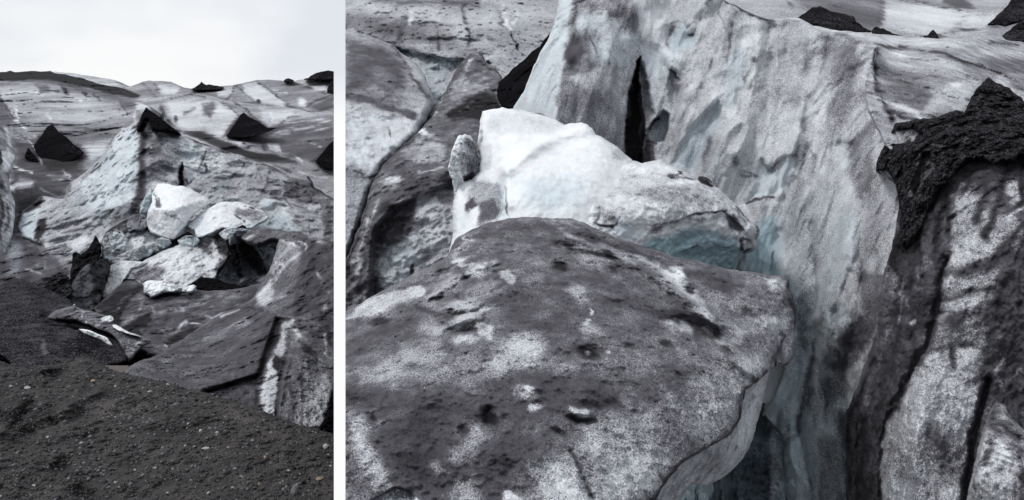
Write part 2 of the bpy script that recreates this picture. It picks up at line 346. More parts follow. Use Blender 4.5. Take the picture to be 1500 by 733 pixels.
mass('glacier_slope', ice, [(-150,106),(0,106),(8,106),(15,104),(22,106),(34,105),(45,104),(60,105),(74,104),(80,107),(86,108),(95,109),(103,111),(110,113),(118,114),(132,119),(147,124),(160,126),(172,127),(182,130),(191,133),(198,136),(204,139),(222,142),(236,146),(250,180),(245,215),(-150,225)],
  [(0,106,330),(74,104,330),(147,124,300),(204,139,270),(236,146,210),(0,180,165),(120,190,165),(200,190,150),(0,220,110),(130,220,112),(240,212,110)],
  [poly('d',1.25,2.5,(-150,106),(15,104),(74,104),(118,114),(147,124),(172,128),(204,139),(200,144),(172,139),(150,135),(130,128),(100,124),(75,117),(45,117),(20,118),(-150,117)), poly('d',.6,5,(40,118),(75,118),(110,124),(150,136),(195,146),(198,158),(180,162),(176,150),(140,140),(120,138),(90,128)), line('d',.8,2.5,(170,130),(202,145)),
   poly('d',.36,12,(-5,125),(60,124),(160,148),(200,175),(150,185),(60,175),(-5,165)), line('d',.62,3,(88,122),(95,130),(98,136)), poly('d',.86,1.6,(90,128),(98,130),(99,138),(94,134)), poly('d',.86,1.4,(120,136),(128,137),(126,142)), line('d',.12,2.5,(54,135),(62,139)), poly('d',.58,3,(52,124),(70,124),(74,132),(60,138)), line('d',.1,2,(112,144),(118,148)), line('d',.7,1.2,(176,150),(182,160),(188,168)), line('d',.68,1.3,(136,138),(148,148)), line('d',.12,2,(198,165),(198,178)), line('d',.15,2,(68,168),(73,174)),
   poly('d',.28,4,(199,145),(230,148),(236,170),(212,166),(200,160)), line('d',.66,1.5,(199,148),(222,150),(232,152)),
   line('d',.1,2,(23,155),(25,168),(27,180)), line('d',.15,2,(15,163),(22,176),(30,184),(40,192),(58,204)), line('d',.7,1.5,(20,190),(35,202),(52,210)), poly('d',.6,5,(-5,140),(6,150),(20,175),(12,190),(-5,200)), line('d',.8,1.5,(-2,140),(10,158),(20,172)), line('d',.82,1.8,(126,188),(138,193)), line('d',.84,1.8,(148,196),(156,198)), line('d',.7,1.5,(90,196),(120,187),(160,200)), line('d',.66,1.5,(110,202),(140,204),(165,208)),
   poly('d',.56,8,(90,190),(165,188),(160,215),(135,225),(100,210)), poly('d',.3,5,(120,212),(162,205),(156,220),(135,235),(118,232)), poly('b',.8,3,(122,230),(150,222),(148,230),(125,238)), line('d',.15,2,(125,232),(150,225)),
   poly('d',.74,8,(20,205),(50,215),(64,242),(110,236),(125,250),(103,268),(90,292),(62,288),(30,312),(20,340),(16,250),(26,228)), poly('d',.8,6,(44,214),(56,200),(77,186),(100,204),(130,226),(112,246),(70,250),(30,236)), poly('d',.92,4,(62,236),(100,236),(115,226),(124,226),(112,244),(95,252),(70,250)), line('d',.2,2,(20,243),(30,248),(48,254)), line('d',.2,1.6,(41,205),(55,222),(62,240)), line('d',.3,2,(92,250),(104,262)), poly('d',.4,4,(18,272),(30,260),(52,265),(48,275),(30,280)), poly('d',.25,2.5,(12,274),(24,273),(22,281),(12,280)), line('d',.4,3,(70,258),(90,262),(100,255)),line('d',.42,2,(58,275),(75,285),(92,290)),
   poly('d',.9,4,(28,296),(48,288),(62,290),(56,306),(36,314),(26,335)), poly('d',.72,6,(18,330),(32,350),(58,362),(76,378),(90,392),(105,400),(80,430),(-150,430),(-150,400)), poly('d',.5,8,(12,345),(30,352),(36,375),(28,405),(12,405)), poly('b',.9,8,(12,345),(32,352),(34,380),(28,405),(10,405)), line('d',.4,3,(42,358),(56,362),(72,380)), poly('d',.62,6,(50,380),(80,378),(90,395),(70,410),(45,408)), line('d',.42,2,(45,380),(55,390)), line('d',.42,2,(62,376),(66,392)), line('d',.4,2,(38,395),(60,400))],
  dirt=.49, disp=(9,50), fine=(.9,7), patch=(.17,50,.68), flow=(10,1.5,.3), ridged=.4, rough=.8, thick=20, streak=.06, roll=(4,4), step=1.0, warp=1.8, lab=STRUCT)
mass('glacier_slope', ice, [(-150,196),(10,200),(30,204),(52,208),(75,206),(100,205),(125,208),(150,204),(170,208),(200,205),(240,230),(240,260),(150,420),(90,450),(-150,450)],
  [(0,198,105),(130,206,108),(235,210,105),(0,240,75),(130,240,80),(30,300,52),(90,300,50),(0,380,36),(100,380,36),(50,440,30),(-10,440,30)],
  [poly('d',1.25,2.5,(-150,106),(15,104),(74,104),(118,114),(147,124),(172,128),(204,139),(200,144),(172,139),(150,135),(130,128),(100,124),(75,117),(45,117),(20,118),(-150,117)), poly('d',.6,5,(40,118),(75,118),(110,124),(150,136),(195,146),(198,158),(180,162),(176,150),(140,140),(120,138),(90,128)), line('d',.8,2.5,(170,130),(202,145)),
   poly('d',.36,12,(-5,125),(60,124),(160,148),(200,175),(150,185),(60,175),(-5,165)), line('d',.62,3,(88,122),(95,130),(98,136)), poly('d',.86,1.6,(90,128),(98,130),(99,138),(94,134)), poly('d',.86,1.4,(120,136),(128,137),(126,142)), line('d',.12,2.5,(54,135),(62,139)), poly('d',.58,3,(52,124),(70,124),(74,132),(60,138)), line('d',.1,2,(112,144),(118,148)), line('d',.7,1.2,(176,150),(182,160),(188,168)), line('d',.68,1.3,(136,138),(148,148)), line('d',.12,2,(198,165),(198,178)), line('d',.15,2,(68,168),(73,174)),
   poly('d',.28,4,(199,145),(230,148),(236,170),(212,166),(200,160)), line('d',.66,1.5,(199,148),(222,150),(232,152)),
   line('d',.1,2,(23,155),(25,168),(27,180)), line('d',.15,2,(15,163),(22,176),(30,184),(40,192),(58,204)), line('d',.7,1.5,(20,190),(35,202),(52,210)), poly('d',.6,5,(-5,140),(6,150),(20,175),(12,190),(-5,200)), line('d',.8,1.5,(-2,140),(10,158),(20,172)), line('d',.82,1.8,(126,188),(138,193)), line('d',.84,1.8,(148,196),(156,198)), line('d',.7,1.5,(90,196),(120,187),(160,200)), line('d',.66,1.5,(110,202),(140,204),(165,208)),
   poly('d',.56,8,(90,190),(165,188),(160,215),(135,225),(100,210)), poly('d',.3,5,(120,212),(162,205),(156,220),(135,235),(118,232)), poly('b',.8,3,(122,230),(150,222),(148,230),(125,238)), line('d',.15,2,(125,232),(150,225)),
   poly('d',.74,8,(20,205),(50,215),(64,242),(110,236),(125,250),(103,268),(90,292),(62,288),(30,312),(20,340),(16,250),(26,228)), poly('d',.8,6,(44,214),(56,200),(77,186),(100,204),(130,226),(112,246),(70,250),(30,236)), poly('d',.92,4,(62,236),(100,236),(115,226),(124,226),(112,244),(95,252),(70,250)), line('d',.2,2,(20,243),(30,248),(48,254)), line('d',.2,1.6,(41,205),(55,222),(62,240)), line('d',.3,2,(92,250),(104,262)), poly('d',.4,4,(18,272),(30,260),(52,265),(48,275),(30,280)), poly('d',.25,2.5,(12,274),(24,273),(22,281),(12,280)), line('d',.4,3,(70,258),(90,262),(100,255)),line('d',.42,2,(58,275),(75,285),(92,290)),
   poly('d',.9,4,(28,296),(48,288),(62,290),(56,306),(36,314),(26,335)), poly('d',.72,6,(18,330),(32,350),(58,362),(76,378),(90,392),(105,400),(80,430),(-150,430),(-150,400)), poly('d',.5,8,(12,345),(30,352),(36,375),(28,405),(12,405)), poly('b',.9,8,(12,345),(32,352),(34,380),(28,405),(10,405)), line('d',.4,3,(42,358),(56,362),(72,380)), poly('d',.62,6,(50,380),(80,378),(90,395),(70,410),(45,408)), line('d',.42,2,(45,380),(55,390)), line('d',.42,2,(62,376),(66,392)), line('d',.4,2,(38,395),(60,400))],
  dirt=.46, disp=(1.2,34), fine=(.2,6), patch=(.17,40,.66), flow=(10,1.5,.4), ridged=.4, rough=2, thick=10, streak=.06, roll=(4,2), step=1.1, warp=2.5, lab=STRUCT)
mass('dirt_cone', ash, [(77,183),(73,184),(69,187),(63,196),(56,205),(49,214),(53,224),(58,232),(64,240),(75,244),(90,242),(104,238),(116,230),(124,224),(116,217),(106,210),(96,201),(86,193),(82,188)], [(77,183,92),(49,214,86),(124,225,84),(70,242,79),(95,220,80)], [line('h',-.6,10,(77,184),(82,215),(90,240))], dirt=.5, disp=(.5,20), fine=(.16,4), rough=1.2, roll=(4,.8), thick=5, step=.8, lab=thing('large black ash pyramid on the grey glacier slope, left of the ice spire','dirt cone'))
mass('dirt_cone', ash, [(41,216),(38,223),(36,231),(46,236),(57,238),(53,230),(47,223)], [(41,216,80),(36,231,77),(57,238,76)], [], dirt=.5, disp=(.4,12), fine=(.16,4), rough=1, roll=(3,.6), thick=3, step=.7, lab=thing('small black ash heap at the left foot of the large ash pyramid','dirt cone'))

mass('ice_hump', ice, [(205,150),(222,144),(236,142),(250,139),(270,137),(285,137),(299,138),(312,141),(323,145),(343,149),(365,152),(380,154),(397,156),(410,157),(422,158),(440,161),(456,165),(475,164),(489,163),(489,300),(420,270),(330,250),(262,220),(244,190),(240,170),(222,158)],
  [(222,146,190),(299,138,170),(397,156,150),(489,163,130),(240,175,120),(300,200,95),(400,200,100),(489,210,85),(489,280,52),(330,240,62),(262,215,75)],
  [poly('d',.24,6,(245,150),(300,146),(340,160),(350,170),(330,202),(300,190),(275,195),(252,178)), poly('d',.62,5,(296,153),(312,150),(318,156),(308,172),(298,168)), line('d',.62,3,(270,166),(283,160)), line('d',.68,1.4,(325,152),(340,160),(350,170)), line('d',.66,1.6,(250,145),(280,138),(300,143)), line('d',.6,2,(325,150),(345,158)), line('d',.76,1.5,(343,150),(360,160),(375,175),(390,188)), line('h',.8,3,(343,150),(360,160),(375,175),(390,188)), poly('d',.3,4,(380,158),(430,162),(424,175),(408,185),(395,190),(384,176)), poly('b',.9,1.6,(397,165),(399,175),(394,187),(390,185)), line('d',.1,1.4,(397,166),(399,176)), line('d',.66,1.5,(408,183),(424,172),(440,168)),
   line('d',.92,3,(236,158),(240,168),(247,180),(262,196)), poly('b',1,2,(233,150),(240,164),(248,178),(242,180)), blobs('d',[(.7,3,5,0,257,175)])[0], blobs('b',[(.8,3,6,0,257,175)])[0],
   poly('d',.62,5,(400,185),(489,170),(489,235),(440,235),(420,230),(360,210),(335,205),(390,195)), line('d',.25,2.5,(420,180),(450,178),(489,172)), line('d',.22,2.5,(432,190),(460,184),(485,176)), line('d',.3,2,(400,194),(430,188)), line('d',.1,1.8,(455,211),(470,214)), line('d',.25,2.5,(395,200),(425,195)), line('d',.3,2,(450,195),(489,186)),
   poly('d',.8,4,(325,202),(345,176),(357,166),(375,176),(395,186),(415,186),(395,198),(362,206)), poly('d',.8,4,(455,238),(475,218),(489,204),(489,254)),
   poly('d',.95,3,(270,194),(297,194),(312,201),(345,213),(370,224),(397,226),(432,236),(440,242),(400,240),(358,232),(330,222),(300,208)), poly('d',.32,2,(346,208),(358,206),(362,212),(350,214)), poly('d',.3,2.5,(390,210),(408,212),(412,222),(396,220)), line('d',.2,2,(405,222),(432,228),(442,237)), line('d',.3,2,(330,202),(345,206)), line('d',.85,2,(383,208),(388,220)), line('d',.85,2,(357,210),(364,216)), poly('d',.46,6,(385,238),(440,240),(489,250),(489,270),(430,255)), line('d',.2,2,(438,252),(460,258),(480,260)), line('d',.75,2,(400,241),(425,252))],
  dirt=.43, disp=(4,44), ridged=.4, warp=2, fine=(.2,6), patch=(.17,50,.68), flow=(-25,1.8,.3), rough=.8, thick=20, streak=.05, roll=(5,3), lab=STRUCT, step=1.2)
mass('dirt_cone', ash, [(357,165),(353,168),(346,178),(338,190),(331,200),(336,202),(348,202),(363,202),(377,198),(390,194),(400,190),(409,187),(400,188),(392,188),(385,183),(377,178),(370,174),(363,171),(360,167)], [(357,165,102),(331,200,87),(409,187,88),(360,202,84)], [], dirt=.5, disp=(.5,18), fine=(.16,4), rough=1, roll=(3,.8), thick=5, step=.7, lab=thing('black ash pyramid on the right of the glacier with a tail of rubble','dirt cone'))
mass('dirt_cone', ash, [(489,206),(482,212),(476,220),(468,229),(461,237),(465,242),(476,246),(489,249)], [(489,206,80),(461,237,64),(489,249,60)], [], dirt=.5, disp=(.5,18), fine=(.16,4), rough=1, roll=(3,.8), thick=5, step=.8, lab=thing('black ash heap cut by the white gap, right of the grey rubble slope','dirt cone'))

mass('ice_wall', ice, [(-150,178),(0,180),(8,186),(12,188),(16,200),(15,208),(20,218),(25,227),(22,238),(16,250),(13,265),(15,279),(20,288),(22,297),(21,320),(18,345),(12,370),(7,387),(4,415),(-150,425)], [(0,185,52),(25,227,50),(15,255,47),(22,300,43),(8,390,37),(-10,420,35),(-10,250,44)],
  [poly('d',.28,3,(4,225),(16,222),(22,230),(12,250),(4,252)), poly('b',1,2,(-4,215),(4,222),(5,240),(-4,245)), poly('d',.92,2,(-4,220),(3,225),(4,238),(-4,242)), line('d',.12,3,(11,190),(14,210),(10,235)), poly('d',.35,3,(4,290),(14,284),(20,300),(16,340),(6,380)), line('d',.85,3,(1,260),(3,300),(2,350)), line('d',.7,3,(12,305),(10,340)), line('d',.2,2,(21,296),(19,335),(8,385))], dirt=.5, disp=(.35,25), fine=(.1,5), patch=(.16,12), flow=(100,2.5), step=1.0, roll=(4,.8), thick=4, lab=thing('pale striped ice wall at the left edge of the wide view','ice wall'))

# ---- the serac with its ash peak
ser = mass('ice_serac', ice, [(214,159),(218,162),(226,167),(236,174),(244,181),(252,188),(260,193),(267,198),(278,202),(289,207),(302,211),(316,215),(327,220),(338,224),(348,227),(358,230),(368,234),(377,237),(390,241),(402,245),(410,249),(417,253),(424,257),(436,258),(451,259),(457,266),(461,274),(474,282),(489,291),(489,370),(420,400),(300,430),(100,435),(74,376),(65,366),(56,358),(44,353),(32,348),(28,340),(25,333),(28,322),(32,311),(46,299),(61,287),(71,289),(81,291),(93,291),(98,279),(103,267),(113,261),(123,255),(131,247),(138,240),(148,230),(157,220),(163,210),(169,200),(179,187),(183,187),(187,185),(191,183),(199,177),(206,171),(210,164)],
  [(214,159,50),(180,187,50),(123,255,48),(32,311,45),(210,240,42.5),(205,300,40),(140,300,42),(60,350,39),(100,400,36),(265,240,45),(265,300,42),(340,240,47),(420,256,47),(489,291,46),(489,350,40),(400,320,40),(320,280,43),(420,390,37),(250,420,36)],
  [poly('d',.15,6,(200,185),(170,204),(150,240),(120,270),(130,310),(180,310),(200,290),(206,250),(208,210)), poly('b',.6,8,(205,185),(165,208),(125,262),(100,300),(150,330),(190,300),(206,250)), poly('d',.36,8,(60,290),(105,292),(140,310),(190,300),(195,315),(160,335),(145,345),(104,374),(88,388),(70,372),(66,330)), poly('d',.15,3,(32,314),(55,300),(60,305),(54,330),(48,352),(34,346)), poly('b',.8,4,(32,312),(58,300),(56,330),(48,352),(30,346)), poly('d',.85,3,(56,322),(66,318),(68,335),(58,352),(50,350)), poly('d',.85,3,(62,288),(58,304),(48,308),(32,312),(46,298)),
   line('d',.62,3,(80,268),(95,262),(105,268),(95,290)), poly('d',.3,5,(75,370),(90,350),(125,345),(110,370),(90,388)), line('d',.66,1.5,(95,330),(120,322),(145,318)), line('d',.66,1.5,(90,342),(120,336),(150,330)), line('d',.66,1.5,(120,288),(150,282),(180,270),(200,262)), line('d',.66,2,(150,312),(175,308),(190,312)), poly('d',.5,6,(160,320),(195,290),(208,280),(205,300),(180,330),(165,333)), poly('d',.2,6,(100,355),(125,345),(135,355),(105,372)),
   line('d',.85,7,(213,162),(212,190),(210,225),(208,255),(205,285),(196,312)), line('d',.85,4,(206,172),(202,192)), line('d',.82,3,(222,190),(220,215),(214,240)), line('h',-.5,8,(214,165),(211,225),(205,290)), poly('d',.3,3,(212,172),(220,174),(218,192),(210,192)), line('d',.9,2,(206,262),(203,280),(196,310)),
   poly('d',.48,8,(218,192),(262,198),(265,235),(245,265),(222,262),(212,240)), poly('d',.62,5,(225,205),(240,200),(238,225),(224,230)), poly('b',.5,8,(235,200),(300,212),(285,235),(268,245),(240,235)), poly('d',.22,8,(265,205),(310,216),(330,240),(290,260),(275,265),(272,240)), poly('b',.9,4,(286,225),(300,222),(302,232),(288,238)), poly('b',.9,3,(296,242),(305,240),(302,262),(292,258)), line('d',.66,1.6,(302,222),(292,245)), line('d',.7,2,(300,240),(303,250)),
   poly('h',1.6,2,(266,240),(261,248),(261,275),(268,275),(267,255)), poly('d',.95,2,(266,241),(262,248),(261,275),(267,274),(266,255)), poly('d',.55,2,(267,242),(271,255),(272,274),(267,274)), poly('b',1,2,(272,255),(284,250),(284,262),(272,274)), poly('d',.35,2,(273,258),(283,254),(282,264),(274,272)), line('d',.8,1.2,(271,258),(274,270),(284,262)),  # slit: shade inside it painted in as dark colour
   poly('b',1,3,(318,268),(340,258),(332,280),(308,288)), poly('d',.2,3,(318,268),(340,258),(332,280),(308,288)), line('d',.72,1.6,(338,262),(350,252),(358,240)), line('d',.7,1.6,(306,288),(322,282),(345,268)), poly('d',.42,8,(365,245),(400,246),(415,256),(408,275),(390,290),(365,270)), line('d',.68,2,(395,250),(390,275),(380,288)), line('d',.66,2,(380,246),(374,262)), poly('d',.6,6,(420,258),(455,262),(466,285),(455,300),(430,290),(415,275)), poly('d',.5,6,(458,268),(489,290),(489,330),(460,300)), line('d',.9,2,(452,259),(461,275),(474,282),(489,292)), poly('d',.45,3,(456,262),(489,270),(489,288),(472,278)),
   line('d',.8,1.5,(374,296),(384,292),(402,290),(412,294)), poly('d',.12,3,(377,300),(386,292),(402,292),(396,305),(380,306)), poly('b',.8,3,(377,300),(386,292),(402,292),(396,306),(380,306)), line('d',.72,1.6,(402,290),(418,292),(426,305)), line('d',.75,1.6,(442,300),(455,296),(470,300)), line('d',.78,1.8,(452,300),(458,285),(468,278)), poly('d',.22,3,(452,298),(468,300),(466,306),(454,305)), line('d',.68,1.6,(430,300),(445,304)),
   poly('d',.22,6,(395,312),(420,300),(430,340),(400,335)), poly('b',.95,6,(385,318),(410,310),(432,335),(425,345),(385,335)), line('d',.66,1.6,(452,330),(454,345)), line('d',.66,1.6,(480,310),(478,345)), line('d',.6,4,(425,310),(440,330)), poly('d',.6,6,(470,315),(489,310),(489,350),(478,350)), line('d',.9,2.5,(252,189),(289,208),(338,225),(377,238),(417,254)), line('d',.12,1.4,(340,226),(358,232)), poly('d',.4,10,(290,270),(380,250),(380,300),(330,300)),
   poly('d',.66,8,(100,385),(220,340),(300,400),(300,430),(100,435)), poly('b',.8,10,(200,310),(230,280),(250,300),(240,360),(205,345)), poly('d',.3,4,(205,300),(222,285),(225,300),(210,318))],
  dirt=.34, disp=(.7,32), fold=(.5,26), fine=(.13,6), patch=(.14,16,.64), flow=(20,1.5), roll=(5,1.5), thick=8, rough=1.4, streak=.05, ridged=.3, lab=thing('tall pale blue ice serac with a sharp ash-capped peak and a small black slit','ice serac'), **NEAR)
cap = mass('ash_cap', ash, [(214,157),(219,161),(226,166),(236,173),(244,180),(252,187),(261,193),(266,199),(256,195),(246,192),(236,192),(226,191),(222,192),(220,182),(216,174),(212,175),(208,186),(203,195),(200,190),(204,180),(206,172),(210,164)], [(214,157,49.4),(266,198,46.6),(222,191,44.8),(203,194,45.8),(240,185,45.4)], [], dirt=.5, disp=(.25,10), fine=(.1,4), rough=1.2, roll=(3,.5), thick=1.5, step=.7)
cap.parent = ser; cap.location = cap.location - ser.location

# ---- cave walls low in the middle
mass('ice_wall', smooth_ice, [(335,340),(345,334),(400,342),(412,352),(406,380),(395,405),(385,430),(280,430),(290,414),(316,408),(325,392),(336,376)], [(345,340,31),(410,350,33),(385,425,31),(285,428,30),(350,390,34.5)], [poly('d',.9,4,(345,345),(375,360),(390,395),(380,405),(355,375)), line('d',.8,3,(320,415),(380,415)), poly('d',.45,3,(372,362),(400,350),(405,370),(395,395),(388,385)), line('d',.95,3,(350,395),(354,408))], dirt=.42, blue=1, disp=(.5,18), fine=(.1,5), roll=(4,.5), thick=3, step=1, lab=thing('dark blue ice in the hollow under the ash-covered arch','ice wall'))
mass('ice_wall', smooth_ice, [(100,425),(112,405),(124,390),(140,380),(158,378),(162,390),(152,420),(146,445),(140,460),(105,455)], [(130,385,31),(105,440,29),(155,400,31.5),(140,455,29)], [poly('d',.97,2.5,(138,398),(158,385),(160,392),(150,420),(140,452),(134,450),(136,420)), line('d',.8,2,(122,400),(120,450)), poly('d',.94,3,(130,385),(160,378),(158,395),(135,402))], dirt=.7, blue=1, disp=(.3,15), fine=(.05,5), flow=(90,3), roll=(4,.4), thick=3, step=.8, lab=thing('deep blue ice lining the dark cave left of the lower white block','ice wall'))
cone([(140,345),(144,350),(147,360),(149,368),(145,378),(140,387),(130,398),(120,412),(112,420),(102,424),(103,400),(106,385),(107,371),(112,370),(119,374),(126,368),(133,358)], [(140,345,33),(108,371,33),(148,370,32),(110,418,30)], 'jagged dark ash spire with a sharp tip, left of the cave', [line('d',.05,2,(112,412),(122,398)), line('d',0,1.5,(140,380),(128,395))], disp=(.25,10), fine=(.1,4), step=.8, roll=(4,.6))
cone([(86,399),(92,402),(101,406),(104,415),(106,424),(102,435),(90,440),(70,436),(58,425),(64,419),(71,411),(78,404)], [(86,400,30),(60,424,29),(106,424,29),(85,436,28)], 'rounded black ash boulder below the jagged spire', disp=(.25,12), fine=(.1,4), step=.8, roll=(4,.6))

# ---- white blocks in the wide view
mass('ice_block', clean, [(231,269),(240,269),(248,270),(257,272),(268,273),(279,276),(285,280),(292,284),(299,288),(305,293),(306,297),(304,300),(296,306),(290,311),(283,315),(277,321),(274,326),(272,331),(264,341),(255,350),(247,350),(240,348),(230,345),(221,341),(216,331),(214,321),(217,309),(222,297),(222,289),(223,282),(228,275)],
  [(231,270,36.5),(300,292,36),(255,350,34),(216,325,34.5),(270,300,33.6),(240,310,33.4)], [poly('d',.12,3,(232,312),(250,306),(262,316),(272,331),(255,349),(232,344)), poly('b',.3,6,(262,310),(295,306),(275,330)), poly('d',.3,3,(216,312),(235,308),(232,340),(216,330)), poly('d',.45,2.5,(240,312),(258,312),(266,325),(258,322)), line('d',.8,1.2,(224,284),(230,300),(235,304)), line('h',.5,3,(224,284),(232,302)), poly('d',.6,2,(228,288),(236,296),(238,304),(232,302)), line('h',-.4,6,(240,308),(270,300),(302,296))], dirt=.06, disp=(.16,24), fine=(.03,5), patch=(.08,8), step=.9, roll=(2.5,.3), thick=3, rough=1.6, ridged=.4, lab=thing('upper bright white block with a flat face, resting below the serac slit','ice block','white ice blocks in the wide view'))
mass('ice_block', clean, [(331,296),(325,297),(319,299),(312,302),(306,305),(298,310),(290,314),(282,322),(274,331),(278,335),(284,338),(286,344),(289,348),(296,348),(304,345),(311,343),(319,338),(326,334),(336,336),(346,337),(357,337),(368,336),(378,330),(387,326),(392,322),(396,319),(391,314),(386,309),(380,307),(373,304),(360,300),(348,296),(340,297)],
  [(331,296,36),(395,319,35),(285,345,33.8),(275,331,34.4),(350,330,33.6),(320,320,33.4),(370,306,35.4)], [poly('d',.5,4,(340,302),(372,306),(392,316),(380,324),(355,322),(342,312)), poly('b',.4,6,(276,330),(300,315),(305,342),(286,346)), poly('b',1,3,(335,334),(360,330),(390,320),(386,328),(366,337),(346,338)), line('d',.9,1.4,(343,316),(348,322),(358,326)), line('d',.1,2,(330,299),(345,300)), line('d',.85,1.3,(367,303),(374,306)), line('d',.6,1.5,(360,330),(384,323))], dirt=.1, disp=(.22,20), fine=(.05,5), patch=(.1,8), step=.9, roll=(2.5,.3), thick=3, rough=1.6, ridged=.4, lab=thing('middle white block with a dirty grey right end, beside the upper bright block','ice block','white ice blocks in the wide view'))
mass('ice_block', ice, [(177,382),(190,382),(200,383),(209,382),(222,376),(236,369),(250,363),(263,358),(276,354),(289,350),(300,346),(314,343),(323,337),(331,331),(337,334),(343,338),(339,345),(334,351),(336,364),(336,377),(329,388),(321,397),(318,404),(316,410),(306,409),(297,407),(288,412),(279,417),(272,430),(212,430),(205,416),(195,410),(182,410),(178,418),(172,427),(162,433),(152,439),(148,434),(151,425),(154,417),(157,409),(158,400),(160,390),(168,386)],
  [(178,382,33.5),(152,436,31.5),(250,363,34),(331,331,34.2),(336,370,32.6),(316,409,31.4),(250,415,30.6),(200,410,31.6),(260,390,31.4)],
  [poly('d',.12,3,(160,390),(190,383),(185,400),(172,425),(152,438),(156,410)), poly('d',.55,4,(190,400),(215,390),(245,392),(235,410),(205,416)), poly('d',.18,5,(215,380),(270,360),(290,380),(285,400),(255,405),(240,390)), poly('d',.16,5,(300,370),(325,375),(315,405),(296,403)), poly('d',.6,4,(288,355),(312,350),(310,375),(296,372)), poly('d',.85,3,(322,342),(336,352),(337,378),(322,370),(312,350)), line('d',.8,2,(214,384),(192,396),(186,410)), poly('b',.8,3,(186,400),(200,388),(215,384),(205,396),(192,412)), poly('b',.7,4,(270,408),(300,402),(285,414)), line('d',.85,3,(300,400),(292,412),(275,424)), poly('d',.7,4,(320,378),(336,376),(320,400),(314,396)), line('d',.65,2,(200,410),(255,416)), poly('d',.15,3,(325,335),(340,340),(332,350),(322,342)), line('d',.8,1.4,(330,334),(320,345)), line('d',.95,2,(343,338),(334,352))],
  dirt=.26, disp=(.3,22), fine=(.07,5), patch=(.15,10), step=1, roll=(2.5,.3), thick=3, rough=1.6, ridged=.4, lab=thing('long low white block streaked with grey ash, lowest and widest of its pile','ice block','white ice blocks in the wide view'))
mass('ice_block', ice, [(162,334),(175,325),(190,318),(200,314),(212,320),(220,336),(240,346),(255,352),(275,340),(285,345),(270,356),(245,366),(215,380),(190,383),(165,388),(150,386),(150,372),(148,355),(152,343)], [(162,334,36.5),(212,320,37),(280,345,36),(160,380,34.5),(240,362,35)], [line('d',.9,3,(152,342),(175,328),(200,318)), poly('d',.7,3,(160,340),(190,326),(200,335),(175,345)), poly('b',.8,4,(150,345),(165,355),(165,380),(150,380)), poly('b',.8,3,(190,382),(235,362),(270,350),(240,350),(220,368)), line('d',.85,2,(205,372),(235,356),(260,352)), poly('d',.12,5,(175,355),(205,345),(230,350),(205,370),(180,375)), line('d',.9,2,(160,352),(170,362))], dirt=.35, disp=(.35,20), fine=(.09,5), patch=(.16,9), step=.9, roll=(4,.7), thick=3, lab=thing('broken ash-edged ice ledge with blue seams, left of the upper bright block','ice ledge'))
mass('ice_block', clean, [(210,417),(211,414),(214,412),(225,411),(236,411),(244,412),(250,415),(256,417),(260,420),(260,425),(258,428),(252,429),(246,429),(238,431),(230,434),(221,437),(218,433),(211,430)], [(214,412,28.6),(260,421,28.4),(221,436,27.6),(240,420,27.8)], [line('h',.3,3,(222,420),(222,434)), poly('h',-.25,2,(222,422),(236,418),(244,424),(225,434)), blobs('d',[(.25,6,4,0,215,425)])[0], line('d',.4,1.5,(244,416),(246,428))], dirt=.04, disp=(.18,10), fine=(.05,4), patch=(.08,6), step=.7, roll=(4,.6), thick=1.2, rough=1, lab=thing('small bright white lump lying alone on the dark ice below the long low block','ice block','white ice blocks in the wide view'))
for k, (o_, l_) in enumerate([([(269,424),(272,421),(278,418),(284,417),(288,420),(286,425),(281,429),(274,429)], 'tiny white ice chip right of the small bright lump'), ([(146,468),(150,465),(156,463),(162,462),(166,465),(167,469),(163,473),(157,475),(150,473)], 'rounded white chunk sitting on the narrow ash-covered ice ledge'), ([(258,425),(262,421),(267,422),(266,428),(260,429)], 'smallest white ice chip between the bright lump and its neighbour'), ([(107,452),(107,447),(110,445),(111,450),(109,453)], 'tiny pale ice splinter on the tip of the narrow ledge')]):
    xm = sum(p[0] for p in o_)/len(o_); ym = sum(p[1] for p in o_)/len(o_); Dk = (27.6, 20.6, 27.7, 21.4)[k]
    mass('ice_chip', clean, o_, [(o_[0][0], o_[0][1], Dk+.3), (xm, ym, Dk), (o_[3][0], o_[3][1], Dk+.4), (o_[-2][0], o_[-2][1], Dk+.1)], [], dirt=.08, disp=(.1,6), fine=(.03,3), step=.6, roll=(3,.3), thick=.5, rough=.6, lab=thing(l_, 'ice chip', 'white ice chips in the wide view'))

